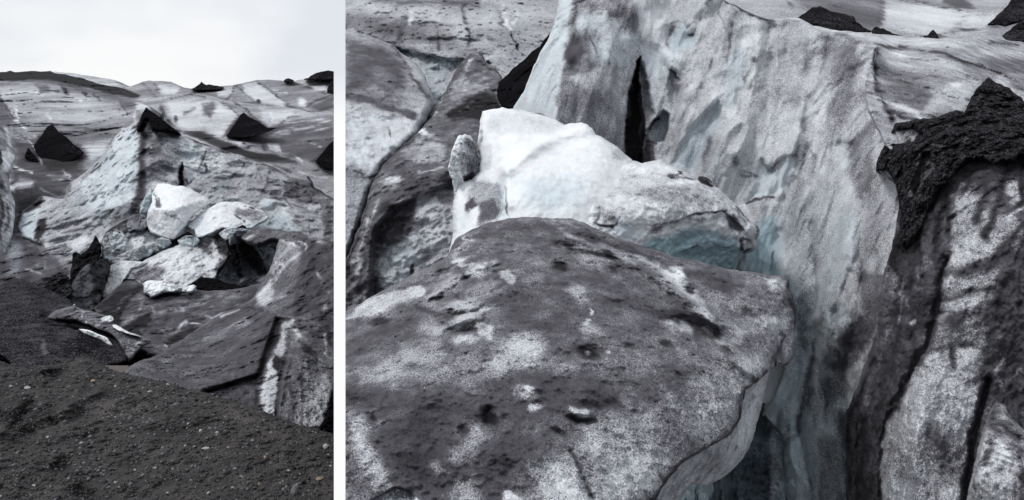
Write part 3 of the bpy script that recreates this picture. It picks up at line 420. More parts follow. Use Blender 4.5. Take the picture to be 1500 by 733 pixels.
for o_, dd, d_, b_, l_ in (
  ([(222,276),(226,285),(222,300),(214,312),(204,313),(208,298),(215,284)], 38, .2, 1.6, 'bluish shard wedged between the serac and the upper white block'),
  ([(184,328),(192,318),(203,313),(214,316),(219,330),(207,338),(196,336),(188,342)], 35.4, .5, .4, 'dirty grey shard with dark edges left of the upper white block'),
  ([(158,346),(168,337),(178,338),(188,351),(183,369),(172,366),(164,374)], 34.6, .25, 1, 'pale blue shard standing over the dark cave'),
  ([(260,353),(272,346),(286,346),(293,353),(284,361),(268,363)], 33, .12, 1.2, 'bluish white shard squeezed under the upper white block'),
  ([(320,342),(329,336),(335,332),(345,339),(340,350),(330,353)], 32.2, .18, .2, 'white wedge of ice beside the black ash wedge'),
  ([(226,352),(236,347),(248,350),(252,357),(240,364),(229,361)], 33.4, .3, .8, 'grey-white shard below the left foot of the upper white block'),
  ([(190,372),(204,362),(220,360),(229,366),(218,376),(200,384)], 33.2, .35, 1.2, 'blue-grey shard lying along the top of the long low block')):
    xm = sum(p[0] for p in o_)/len(o_); ym = sum(p[1] for p in o_)/len(o_)
    mass('ice_shard', ice, o_, [(o_[0][0], o_[0][1], dd+.6), (xm, ym-2, dd-.2), (o_[3][0], o_[3][1], dd+.4), (o_[-2][0], o_[-2][1], dd+.2)], [line('d', .8, 2, o_[0], o_[1], o_[2])], dirt=d_, blue=b_*.6, disp=(.25, 12), ridged=.5, fine=(.06, 4), patch=(.15, 10, .66), step=.8, roll=(2, .3), thick=1.5, rough=1.8, lab=thing(l_, 'ice shard', 'broken shards in the icefall'))  # dark edge line paints the shade of the gap beside each shard
# ---- dark ice in front of the pile
mass('ash_mound', ash, [(343,338),(348,334),(355,330),(360,332),(363,337),(358,346),(350,350),(346,365),(352,385),(345,392),(338,385),(336,368),(330,352),(338,346)], [(355,330,33),(340,345,32.6),(345,390,31.5)], [], dirt=.5, disp=(.2,9), fine=(.09,4), step=.8, roll=(3,.4), thick=1, lab=thing('black ash wedge on the crest between the white blocks and the arch','ash mound'))
mass('ash_mound', ash, [(286,415),(291,408),(300,407),(310,410),(318,409),(330,414),(352,418),(376,419),(380,424),(340,428),(300,426),(288,424)], [(295,408,30),(376,420,29),(300,426,28.5)], [], dirt=.5, disp=(.15,9), fine=(.09,4), step=.8, roll=(3,.4), thick=1, lab=thing('low black ash bank at the mouth of the blue hollow','ash mound'))
mass('ice_slope', ice, [(137,452),(150,440),(160,430),(172,420),(184,412),(196,412),(208,416),(214,432),(222,438),(236,433),(250,430),(270,430),(286,424),(300,424),(330,424),(360,420),(385,415),(400,430),(370,480),(320,510),(260,530),(215,520),(190,500),(172,484),(158,470),(140,460)],
  [(172,420,29.5),(140,452,27.5),(300,424,28.8),(390,418,28.2),(222,440,27.8),(200,500,23.5),(260,520,22.5),(330,480,24.8),(185,480,24.6)],
  [poly('d',.95,3,(140,450),(172,422),(208,417),(206,428),(192,438),(180,455),(172,478),(156,468)), poly('d',.95,3,(180,478),(195,468),(220,456),(224,470),(205,480),(215,500),(190,492)), line('d',0.54,2,(172,450),(180,440),(192,428)), line('d',0.44,1.8,(222,450),(226,462),(222,470)), poly('d',.62,5,(230,440),(300,428),(360,424),(330,445),(280,455),(235,460)), line('d',0.39,2.5,(262,446),(268,456)), line('d',0.39,3,(296,448),(312,450)), line('d',0.44,2,(312,434),(325,436)), line('d',0.34,3,(316,466),(335,458),(352,452)), line('d',0.34,3,(240,492),(260,485),(275,472)), line('d',0.29,2,(283,476),(304,480)), line('d',0.34,2,(242,506),(256,504)), line('d',0.54,3,(278,482),(284,492)), poly('d',.9,3,(240,500),(280,478),(300,482),(262,500),(245,508)), line('h',.5,4,(190,490),(206,468),(224,458)), line('d',0.49,2,(210,440),(200,460),(180,470)), line('d',0.49,3,(230,470),(246,500)), line('d',0.44,3,(300,462),(316,470))],
  dirt=.66, disp=(.22,22), fine=(.07,5), patch=(.2,10), flow=(-30,2), step=1, roll=(4,.6), thick=3, streak=.06, lab=thing('dark creased ice slope strewn with white flecks, in front of the white blocks','ice slope'))
mass('ash_mound', ash, [(-150,417),(0,419),(8,413),(17,409),(24,408),(32,410),(46,414),(61,420),(75,427),(90,434),(103,440),(109,449),(103,456),(95,460),(120,470),(150,480),(180,505),(188,524),(186,531),(160,537),(120,550),(-150,560)], [(-10,420,26),(32,410,26.5),(105,445,24),(60,470,21.5),(0,530,17.5),(90,525,18),(150,500,20),(185,550,17.5),(120,470,21.8)],
  [line('h',-.8,14,(30,412),(50,450),(75,500),(85,525)), line('h',.6,10,(66,470),(80,500),(88,530)), line('d',-.15,3,(62,500),(66,518)), line('d',-.15,5,(98,500),(112,490),(120,480)), line('d',.1,2,(8,472),(10,468)), line('d',.2,3,(40,470),(60,480)), poly('d',.25,5,(88,505),(110,490),(120,485),(112,510),(95,528)), poly('d',.3,3,(115,490),(130,490),(150,500),(130,520),(112,522)), blobs('d',[(-.2,8,4,20,158,512)])[0], poly('d',.22,4,(125,522),(150,505),(185,520),(184,530),(150,530)), line('d',.9,2,(66,472),(95,474),(115,482))], dirt=.16, disp=(.16,50), fine=(.05,5), patch=(.12,20,.68), step=1.1, roll=(5,.5), thick=5, rough=1.6, lab=thing('big black ash-covered mound at the left, behind the gravel crest','ash mound'))
snow = None
led = mass('ice_ledge', ice, [(66,467),(74,460),(83,454),(94,451),(106,448),(118,452),(130,455),(144,459),(157,463),(165,472),(172,480),(188,486),(204,491),(214,494),(222,499),(218,503),(210,508),(198,520),(189,531),(186,526),(182,518),(174,503),(166,493),(157,487),(147,483),(135,478),(124,474),(111,470),(98,469),(82,469)],
  [(66,467,21.8),(106,448,22.2),(157,463,21.2),(222,499,20.5),(189,531,18.6),(150,484,20),(98,468,21)], [poly('d',.55,3,(120,474),(150,470),(190,495),(200,510),(188,520),(165,492),(140,480)), line('d',.25,1.5,(112,455),(122,457),(122,464)), line('d',.3,2,(196,505),(210,500)), line('d',.2,2,(196,512),(192,522)), line('d',.12,1.4,(124,474),(120,480)), poly('d',.85,2,(70,465),(100,462),(122,470),(98,470))], dirt=.6, disp=(.12,14), fine=(.06,5), patch=(.14,8), step=.8, roll=(4,.5), thick=1.2, rough=1, lab=thing('narrow grey-black ice ledge jutting left above the black mound','ice ledge'))
for o_, dd in (([(115,482),(122,482),(132,484),(145,490),(157,495),(163,502),(168,509),(160,507),(150,500),(140,495),(131,492),(122,489)], 20.2), ([(163,476),(170,476),(180,482),(190,487),(202,491),(207,494),(198,492),(186,489),(175,485),(166,481)], 20.3)):
    s_ = mass('snow_patch', clean, o_, [(o_[0][0], o_[0][1], dd+.2), (o_[5][0], o_[5][1], dd-.4), (o_[9][0], o_[9][1], dd-.1)], [], dirt=.05, disp=(.06,6), fine=(.02,3), step=.6, roll=(2,.15), thick=.3, rough=.8)
    s_.parent = led; s_.location = s_.location - led.location

# ---- the tilted slab and the arch
mass('ice_slab', coarse, [(350,349),(356,342),(363,338),(375,336),(387,334),(400,336),(415,338),(431,341),(446,344),(461,348),(475,351),(489,354),(489,655),(440,650),(380,630),(300,600),(240,580),(176,562),(180,548),(190,537),(205,529),(222,524),(240,515),(260,502),(280,488),(300,474),(316,464),(332,456),(350,450),(366,440),(374,432),(379,421),(386,408),(392,400),(397,389),(402,377),(405,365),(407,353),(402,351),(397,351),(387,356),(377,360),(364,357)],
  [(350,349,31),(387,334,32),(489,354,27),(380,358,30.5),(405,360,30),(380,421,28),(322,460,25.5),(240,515,20.4),(190,545,16.2),(440,400,25.5),(436,455,22.5),(404,463,22),(376,547,17),(296,574,15.5),(387,600,15.4),(430,560,16),(489,500,20.5),(489,620,15.6),(440,640,14.6),(300,520,20)],
  [poly('d',.66,5,(200,545),(260,505),(322,462),(376,444),(402,462),(388,500),(376,545),(300,570),(240,565)), line('d',.5,6,(300,500),(360,470)), line('d',.55,5,(240,530),(310,500)), line('h',.5,8,(404,463),(390,502),(376,547)), poly('h0',.9,3,(378,548),(392,503),(405,466),(425,468),(430,500),(412,560),(404,640),(380,630),(300,600),(296,574)),
   poly('d',.95,3,(404,462),(412,470),(408,490),(396,520),(382,548),(340,565),(300,578),(296,572),(374,546),(388,502)), poly('d',.62,4,(310,578),(370,555),(376,580),(370,605),(330,595)), line('d',.95,3,(376,548),(374,590)), poly('d',.22,3,(392,535),(404,515),(408,555),(402,610),(385,608),(380,580)), poly('d',.3,3,(416,472),(428,470),(422,500),(410,530),(404,515)), poly('d',.9,3,(402,520),(415,525),(408,545),(400,540)), line('d',.92,4,(422,490),(412,550),(404,600),(408,615)),
   poly('d',.58,8,(418,480),(470,470),(489,500),(489,560),(470,620),(420,620),(412,580),(425,530)), line('d',.2,4,(432,480),(440,500)), line('d',.25,3,(448,530),(455,570)), line('d',.28,3,(475,490),(478,520)), line('d',.85,4,(436,470),(460,490),(478,480),(485,505)), line('d',.85,4,(440,500),(460,520),(462,530)), line('d',.8,3,(425,560),(432,600),(424,620)), poly('d',.4,8,(440,560),(480,545),(484,590),(470,630),(440,620)), line('d',.75,2,(442,540),(444,620)), line('h',.3,6,(430,480),(424,560),(410,620)), line('h',-.3,10,(446,500),(440,560),(450,630)), poly('d',1,3,(489,565),(484,580),(480,605),(468,625),(489,640)),
   line('d',.85,5,(450,388),(436,424),(434,458)), line('h',-.6,9,(455,350),(448,390),(436,424),(432,465)), poly('d',.7,8,(440,350),(489,358),(489,480),(445,460),(440,420)), blobs('d',[(.35,5,6,30,476,450)])[0], line('d',.42,3,(465,400),(480,430)),
   poly('d',.45,5,(408,352),(430,355),(440,375),(420,395),(400,405),(395,395),(404,375)), line('d',.1,2.2,(402,380),(412,390),(418,394)), line('d',.12,2,(414,396),(404,408),(395,420)), line('d',.1,2,(438,355),(448,360),(446,368)), line('d',.15,2,(425,356),(436,364)), poly('d',.3,4,(376,430),(395,415),(402,430),(390,450),(380,445)), line('d',.15,2.5,(396,410),(384,430),(376,446)), line('d',.25,3,(420,390),(440,370)), line('d',.3,3,(400,440),(420,430)), line('d',.15,2.5,(455,348),(470,354),(480,358)), line('d',.82,2,(461,347),(489,353)), line('d',.25,3,(370,345),(358,350)), line('d',.85,2,(380,360),(397,351),(407,352)), line('d',.2,2,(412,352),(425,357)), line('d',.2,3,(325,464),(350,454)), line('d',.2,3,(414,473),(428,472)), line('d',.9,1.6,(345,452),(370,452),(385,456))],
  dirt=.6, disp=(.3,35), fine=(.07,5), patch=(.12,16,.66), flow=(-35,1.4), step=1.1, roll=(5,.8), thick=3, rough=1.3, streak=.04, warp=3, lab=thing('huge dark tilted ice slab with an arch at its upper end, behind the gravel','ice slab'))
mass('ash_mound', ash, [(489,570),(483,582),(481,604),(472,618),(464,632),(480,645),(489,650)], [(489,570,14.6),(466,630,13.4),(489,650,13)], [], dirt=.6, disp=(.15,12), fine=(.06,4), step=.8, roll=(3,.3), thick=1, lab=thing('black hollow-side ash bank at the right foot of the tilted slab','ash mound'))

# ---- brown melt pool and the gravel in front
mw = bpy.data.materials.new('silty_water'); mw.use_nodes = True; b_ = mw.node_tree.nodes['Principled BSDF']
b_.inputs['Base Color'].default_value = (.055, .044, .033, 1); b_.inputs['Roughness'].default_value = .4; b_.inputs['Specular IOR Level'].default_value = .2
tn = mw.node_tree.nodes.new('ShaderNodeTexNoise'); tn.inputs['Scale'].default_value = 3; bp_ = mw.node_tree.nodes.new('ShaderNodeBump'); bp_.inputs['Strength'].default_value = .05
mw.node_tree.links.new(tn.outputs['Fac'], bp_.inputs['Height']); mw.node_tree.links.new(bp_.outputs[0], b_.inputs['Normal'])
zw = -5.2
o = mesh_object('water', [(-12, 12.0, zw), (-5.86, 12.0, zw), (-8.45, 17.3, zw), (-12, 17.3, zw)], [(0, 1, 2, 3)], np.zeros((0, 3), int), mw, smooth_=False); o['kind'] = 'structure'
mass('ground', gravel, [(-150,528),(0,528),(15,533),(25,538),(45,537),(60,536),(80,534),(100,529),(110,525),(118,523),(130,525),(142,529),(155,538),(165,542),(176,545),(190,549),(215,553),(240,560),(268,567),(296,574),(330,584),(370,595),(404,611),(445,625),(470,631),(489,636),(489,760),(-150,760)],
  [(0,529,8.6),(118,523,8.9),(176,540,8.6),(240,560,8.3),(370,595,7.7),(489,636,7.1),(0,740,6.0),(240,740,5.9),(489,740,5.8),(120,620,7.4),(300,650,6.9),(0,620,7.2)],
  [line('h',.35,8,(45,590),(32,606),(18,626)), line('d',.95,8,(42,592),(32,606),(20,624)), poly('d',.95,5,(42,612),(55,604),(75,600),(72,610),(56,620),(40,620)), line('h',.2,7,(45,614),(72,604)), line('d',.92,6,(2,600),(8,612)), line('d',.95,5,(86,608),(95,612)), blobs('d',[(.92,16,11,-20,92,682)])[0], blobs('h',[(.12,16,11,-20,92,682)])[0], blobs('d',[(.92,24,10,10,120,722)])[0], blobs('h',[(.1,24,10,10,120,722)])[0], blobs('d',[(.85,10,6,0,128,634)])[0], blobs('d',[(.85,8,5,0,228,650)])[0], blobs('d',[(.8,24,8,-10,250,632)])[0],
   line('h',-.25,8,(0,632),(60,612),(110,590),(150,570)), line('h',-.2,9,(60,640),(130,620),(180,590)), line('h',.2,10,(20,650),(90,620),(170,600)), line('h',-.2,10,(90,610),(120,560),(125,530)), line('d',.35,10,(60,625),(130,600)), line('d',.35,10,(150,600),(200,600)), line('h',-.2,12,(240,605),(320,600),(420,650)), line('h',.15,10,(230,640),(300,620)), line('d',.4,8,(330,600),(440,650)), blobs('h',[(-.25,16,6,0,72,537),(.2,20,6,0,110,547)])[0]],
  dirt=.56, disp=(.09,70), fine=(.028,8), patch=(.16,22), flow=None, step=1.3, roll=(6,.35), thick=3, rough=1.6, lab=STRUCT)
GX, GY, GV = LAST['X'], LAST['Y'], LAST['V']
mass('ash_mound', ash, [(-150,516),(0,518),(6,522),(12,527),(18,533),(24,538),(14,541),(0,540),(-150,540)], [(0,518,9),(24,538,8.8),(-10,540,8.6)], [], dirt=.7, disp=(.1,8), fine=(.05,3), step=.7, roll=(3,.25), thick=.6, rough=1.6, lab=thing('small black rubble heap at the left end of the gravel crest','ash mound'))
# ================================================================== NEAR GLACIER (right of the gap)
# ---- glacier climbing behind the near ice
mass('glacier_slope', ice, [(506,-40),(850,-40),(835,60),(770,190),(700,210),(600,240),(506,240)],
  [(506,-40,66),(850,-40,68),(506,60,41),(680,86,36),(760,130,33),(640,160,32),(506,200,34),(800,60,42)],
  [poly('d',.36,10,(506,-5),(640,5),(660,40),(600,60),(506,40)), poly('d',.52,8,(506,22),(590,28),(660,40),(672,70),(630,62),(506,44)),
   line('d',.72,3,(680,-10),(678,20),(684,38),(688,60),(682,78)), line('d',.7,4,(596,26),(590,40),(584,58)), line('d',.2,3,(603,17),(601,34)),
   line('d',.68,2.5,(604,34),(645,34),(664,40)), line('d',.7,2,(506,38),(540,52),(575,66)), line('d',.15,3,(735,8),(740,30),(748,48)), line('d',.1,4,(741,28),(745,45)),
   crack([(746,46),(752,62),(764,80)],1.3,.8), crack([(700,72),(712,92),(740,110)],1.3,.8), line('d',.68,2,(644,72),(640,40)), line('d',.7,2.5,(686,52),(688,70),(700,74)),
   line('b',.6,2.5,(757,20),(753,36)), line('d',.15,2.5,(757,16),(753,34)), line('d',.62,3,(732,10),(734,34),(748,50)),
   poly('h',2.2,3,(575,68),(620,80),(648,87),(676,87),(660,116),(640,160),(615,110),(590,82)),
   poly('d',.2,2,(575,66),(620,78),(648,85),(674,86),(662,115),(640,158),(610,100),(588,80)),
   poly('b',.95,3,(575,66),(620,78),(648,85),(674,86),(664,100),(640,96),(610,88),(588,80)),
   poly('b',.6,3,(610,88),(660,100),(655,125),(640,158),(625,120)),
   line('d',.62,2.5,(575,65),(600,70),(620,78),(648,85),(674,85)), line('d',.62,6,(506,-6),(600,2),(700,4)), line('d',.3,8,(690,95),(735,75))],
  dirt=.40, disp=(1.2,50), fine=(.3,6), patch=(.16,60,.66), flow=(4,1.6,.35), ridged=.4, streak=.05, thick=12, rough=1, lab=STRUCT)

mass('ice_hump', ice, [(506,44),(520,46),(534,52),(556,58),(575,66),(590,79),(609,92),(622,110),(632,135),(640,153),(628,172),(612,200),(562,248),(548,280),(532,335),(514,384),(506,392)],
  [(506,46,33),(575,66,32),(632,135,25.5),(612,199,21.5),(506,200,20.5),(506,380,15.6),(560,244,19),(530,332,16.6),(570,120,25)],
  [poly('d',.62,14,(506,58),(560,66),(600,100),(590,135),(530,130),(506,135)), line('d',.3,5,(588,82),(604,100),(626,130)), line('d',.72,3,(575,68),(592,90),(604,112),(628,142)),
   poly('d',.22,12,(506,155),(560,165),(620,150),(625,175),(590,225),(550,245),(506,240)), line('d',.64,6,(506,140),(545,148),(575,158),(605,170)), line('d',.6,3,(520,144),(545,152),(560,150)),
   poly('b',.3,10,(506,160),(600,180),(560,244),(506,250)), poly('b',.5,8,(506,252),(556,255),(530,330),(506,380)),
   crack([(506,251),(522,254),(535,260),(556,257)],1.8,.3), line('d',.6,2.5,(506,275),(525,278),(544,272)), line('d',.6,2,(510,300),(530,306)), line('d',.62,3,(506,350),(520,345),(530,330)),
   crack([(566,188),(573,194),(572,200)],1.2,.2), line('d',.45,2,(510,215),(545,230)), line('d',.55,2.5,(515,330),(520,370))],
  dirt=.40, disp=(.5,45), fine=(.08,7), patch=(.12,18), flow=(35,1.8,.4), roll=(16,2.5), thick=6, streak=.04,
  lab=thing('rounded grey ice hump with a pale lower half, behind the dark ridge','ice hump'))

mass('dirt_cone', ash, [(806,46),(797,58),(790,68),(778,78),(765,90),(752,100),(740,113),(730,123),(727,133),(730,145),(738,158),(765,175),(800,150)],
  [(806,48,26),(740,113,24),(728,134,22.5),(752,160,20),(790,110,21)], [line('h',.3,5,(745,150),(780,80))],
  dirt=.5, disp=(.3,30), fine=(.1,5), rough=2.2, roll=(8,.8), thick=3, lab=thing('smooth black ash wedge half hidden behind the pale ice spire, under the upper glacier','dirt cone'))

mass('ice_ridge', ice, [(506,382),(516,358),(527,330),(536,300),(544,273),(552,256),(559,243),(580,222),(600,206),(609,198),(620,184),(634,168),(641,152),(652,132),(661,117),(668,104),(678,89),(690,78),(704,74),(713,92),(726,102),(736,112),(742,170),(715,210),(705,300),(690,380),(620,440),(506,480)],
  [(690,76,31),(641,153,26.5),(736,140,27),(609,199,20.5),(700,200,19),(559,243,18),(664,256,16.2),(628,282,15.4),(574,300,15.2),(549,316,15),(527,330,15.5),(535,371,14.4),(508,382,14.9),(600,420,14),(690,350,14.5),(540,460,13.8)],
  [poly('d',.6,5,(640,155),(700,170),(735,190),(700,230),(664,254),(628,282),(574,300),(545,318),(530,345),(545,275),(562,245),(610,200)),
   poly('d',.97,4,(704,127),(716,140),(738,150),(745,160),(712,178),(690,172),(664,176),(652,168),(680,148)), line('d',.6,2,(690,150),(675,165)), line('d',.4,2,(728,140),(735,158)),
   poly('d',.42,5,(612,190),(640,200),(655,215),(650,238),(610,240),(585,232),(600,212)), blobs('d',[(.12,10,4,30,617,192)])[0], line('d',.75,2.5,(614,200),(635,206),(660,215)), line('d',.3,2.5,(612,254),(630,252),(645,246)),
   blobs('d',[(.22,18,9,-8,574,264)])[0], line('d',.82,2.5,(554,262),(572,256),(592,258)), poly('d',.68,5,(640,258),(600,262),(560,300),(550,318),(590,290),(628,276)),
   line('d',.3,2.5,(560,285),(552,305),(540,345),(532,372)), line('d',.2,3,(538,322),(533,350),(518,385)),
   line('d',.93,4,(664,254),(645,262),(632,276),(612,284),(590,292),(572,302),(554,315),(545,345),(540,380)),
   poly('h0',.9,5,(575,304),(632,284),(668,262),(690,300),(690,400),(600,440),(540,450),(548,340)),
   poly('d',.32,6,(612,292),(640,286),(668,264),(680,330),(660,380),(610,410),(600,350)), poly('d',.78,7,(556,322),(608,290),(610,325),(596,355),(560,350),(545,372),(546,345)),
   poly('d',.3,6,(570,360),(610,340),(615,410),(560,430),(550,395)), poly('b',.7,6,(560,355),(605,345),(612,415),(550,440)), poly('d',.58,5,(638,278),(662,265),(668,300),(645,296)),
   line('d',.85,5,(540,350),(532,385),(525,420)), line('d',.35,4,(528,378),(514,430)), line('d',.85,4,(508,384),(510,440)), line('d',.88,3,(603,385),(606,405)),
   crack([(560,243),(545,275),(528,331),(508,384)],1.8,.3), line('d',.9,2,(612,199),(590,215),(562,242)),
   poly('d',.46,4,(665,118),(700,108),(728,118),(715,130),(670,150),(655,140)), line('d',.2,2,(648,146),(636,168)), line('d',.85,2,(663,118),(690,80)), line('d',.1,2.5,(684,92),(690,88)), line('d',.3,2,(682,100),(692,85)), crack([(703,78),(712,96),(736,110)],1.3,.4)],
  dirt=.58, disp=(.4,36), fine=(.09,6), patch=(.15,12), flow=(-25,1.8,.4), roll=(6,1.0), thick=4, streak=.06, rough=2,
  lab=thing('dark ash-streaked ice ridge running down to a paler front face, left of the white blocks','ice ridge'))

# ---- far glacier above the cliff
mass('glacier_slope', ice, [(1040,-40),(1650,-40),(1650,80),(1240,75),(1150,45),(1080,25)],
  [(1060,0,60),(1500,70,48),(1060,-40,80),(1520,-40,95),(1240,60,44),(1350,10,70)],
  [poly('d',.24,8,(1292,12),(1345,6),(1420,14),(1440,25),(1466,15),(1440,50),(1380,55),(1330,52),(1294,40)), poly('d',.55,8,(1140,-20),(1300,-20),(1290,40),(1240,50),(1180,10)), line('d',.7,3,(1310,-6),(1345,4),(1385,12),(1405,13)),
   poly('d',.62,4,(1385,-10),(1415,0),(1427,12),(1400,13),(1380,5)), line('d',.62,4,(1292,0),(1290,30)), line('d',.66,4,(1372,52),(1410,44),(1445,40),(1490,34)), line('d',.6,3,(1148,-5),(1160,8)), line('d',.4,5,(1400,40),(1420,20)),
   poly('d',.35,4,(1425,0),(1475,-5),(1465,10),(1430,14))],
  dirt=.38, disp=(1.3,60), fine=(.2,8), patch=(.14,70,.66), flow=(12,2,.35), streak=.04, thick=12, lab=STRUCT)
cone([(1482,-4),(1473,10),(1466,19),(1455,28),(1446,37),(1470,38),(1500,32),(1650,30),(1650,-10)], [(1482,0,40),(1446,37,36),(1520,30,36)], 'large black ash heap cut off by the top right corner, upper of the two there')
cone([(1650,28),(1500,29),(1490,35),(1482,41),(1474,47),(1467,53),(1476,64),(1500,74),(1650,75)], [(1500,30,29),(1467,52,28),(1520,75,25)], 'lower black ash heap with snowy flecks at the right edge above the ice shelf', [line('d',.1,2,(1470,58),(1490,60))])
cone([(1168,27),(1174,23),(1182,18),(1190,12),(1201,8),(1207,12),(1215,16),(1228,18),(1240,20),(1250,25),(1254,33),(1264,39),(1277,46),(1262,50),(1240,50),(1200,44),(1180,38)], [(1201,8,32),(1168,27,29),(1277,46,28),(1220,46,26)], 'widest low black ash cone on the skyline of the ice cliff')
cone([(1276,45),(1283,39),(1289,42),(1294,41),(1302,45),(1310,49),(1322,51),(1327,55),(1300,58),(1278,50)], [(1283,40,29),(1327,54,27),(1300,56,26)], 'small two-humped black ash heap just right of the wide cone', step=.8)
cone([(1351,54),(1354,52),(1359,52),(1363,46),(1367,43),(1371,48),(1376,56),(1362,60)], [(1367,44,29),(1351,54,27),(1376,56,27),(1362,59,26)], 'smallest pointed black ash cone standing alone on the pale ice', step=.6, rough=1)

mass('ice_shelf', ice, [(1140,27),(1170,27),(1187,37),(1223,44),(1262,48),(1310,52),(1360,56),(1420,57),(1450,55),(1480,60),(1650,68),(1650,230),(1380,240),(1300,220),(1270,160),(1262,80),(1200,66)],
  [(1170,27,26),(1187,38,24),(1310,53,25),(1500,66,26),(1285,69,16.8),(1462,108,17),(1310,178,12.6),(1412,168,12.8),(1510,140,15),(1380,72,18),(1284,131,14.4)],
  [poly('d',.5,4,(1285,70),(1330,71),(1385,80),(1462,108),(1412,168),(1340,176),(1306,176),(1284,130)), poly('d',.36,6,(1290,72),(1330,74),(1400,90),(1420,112),(1360,110),(1330,100),(1300,95)),
   poly('d',.38,6,(1320,150),(1400,120),(1435,118),(1412,160),(1350,172)), poly('d',.58,5,(1290,105),(1330,120),(1370,140),(1350,165),(1310,140)), line('d',.25,4,(1296,146),(1320,155),(1350,172)), line('d',.75,3,(1300,160),(1330,172),(1345,176)),
   blobs('d',[(.15,10,4,15,1315,80)])[0], blobs('d',[(.2,8,4,10,1402,124)])[0], line('d',.8,1.5,(1305,109),(1318,111)), line('d',.75,1.5,(1336,117),(1346,118)), line('d',.65,4,(1350,133),(1370,130)),
   line('d',.97,2.6,(1240,66),(1285,69),(1308,70),(1345,72),(1385,80),(1415,92),(1440,100),(1463,109)), line('h',.25,3,(1285,69),(1345,72),(1385,80),(1463,109)),
   line('d',.97,3.4,(1285,68),(1280,95),(1284,131),(1296,154),(1306,178)), line('h',.2,3,(1285,68),(1280,95),(1284,131),(1296,154),(1306,178)),
   line('d',.25,4,(1160,28),(1190,37),(1225,45),(1270,52)), poly('d',.3,5,(1225,46),(1320,55),(1430,62),(1400,70),(1300,64)), poly('d',.62,6,(1420,84),(1500,88),(1650,110),(1470,106)), line('d',.3,5,(1440,74),(1510,78)), line('d',.78,3,(1450,62),(1490,66)),
   line('d',.25,4,(1463,118),(1475,122)), poly('d',.55,6,(1475,115),(1650,120),(1650,160),(1490,135))],
  dirt=.43, disp=(.3,30), fine=(.07,6), patch=(.11,14), flow=(8,1.5,.35), thick=4, roll=(5,.5), rough=1.2, lab=thing('grey speckled ice shelf bounded by a black crack, above the ash-covered wall','ice shelf'))

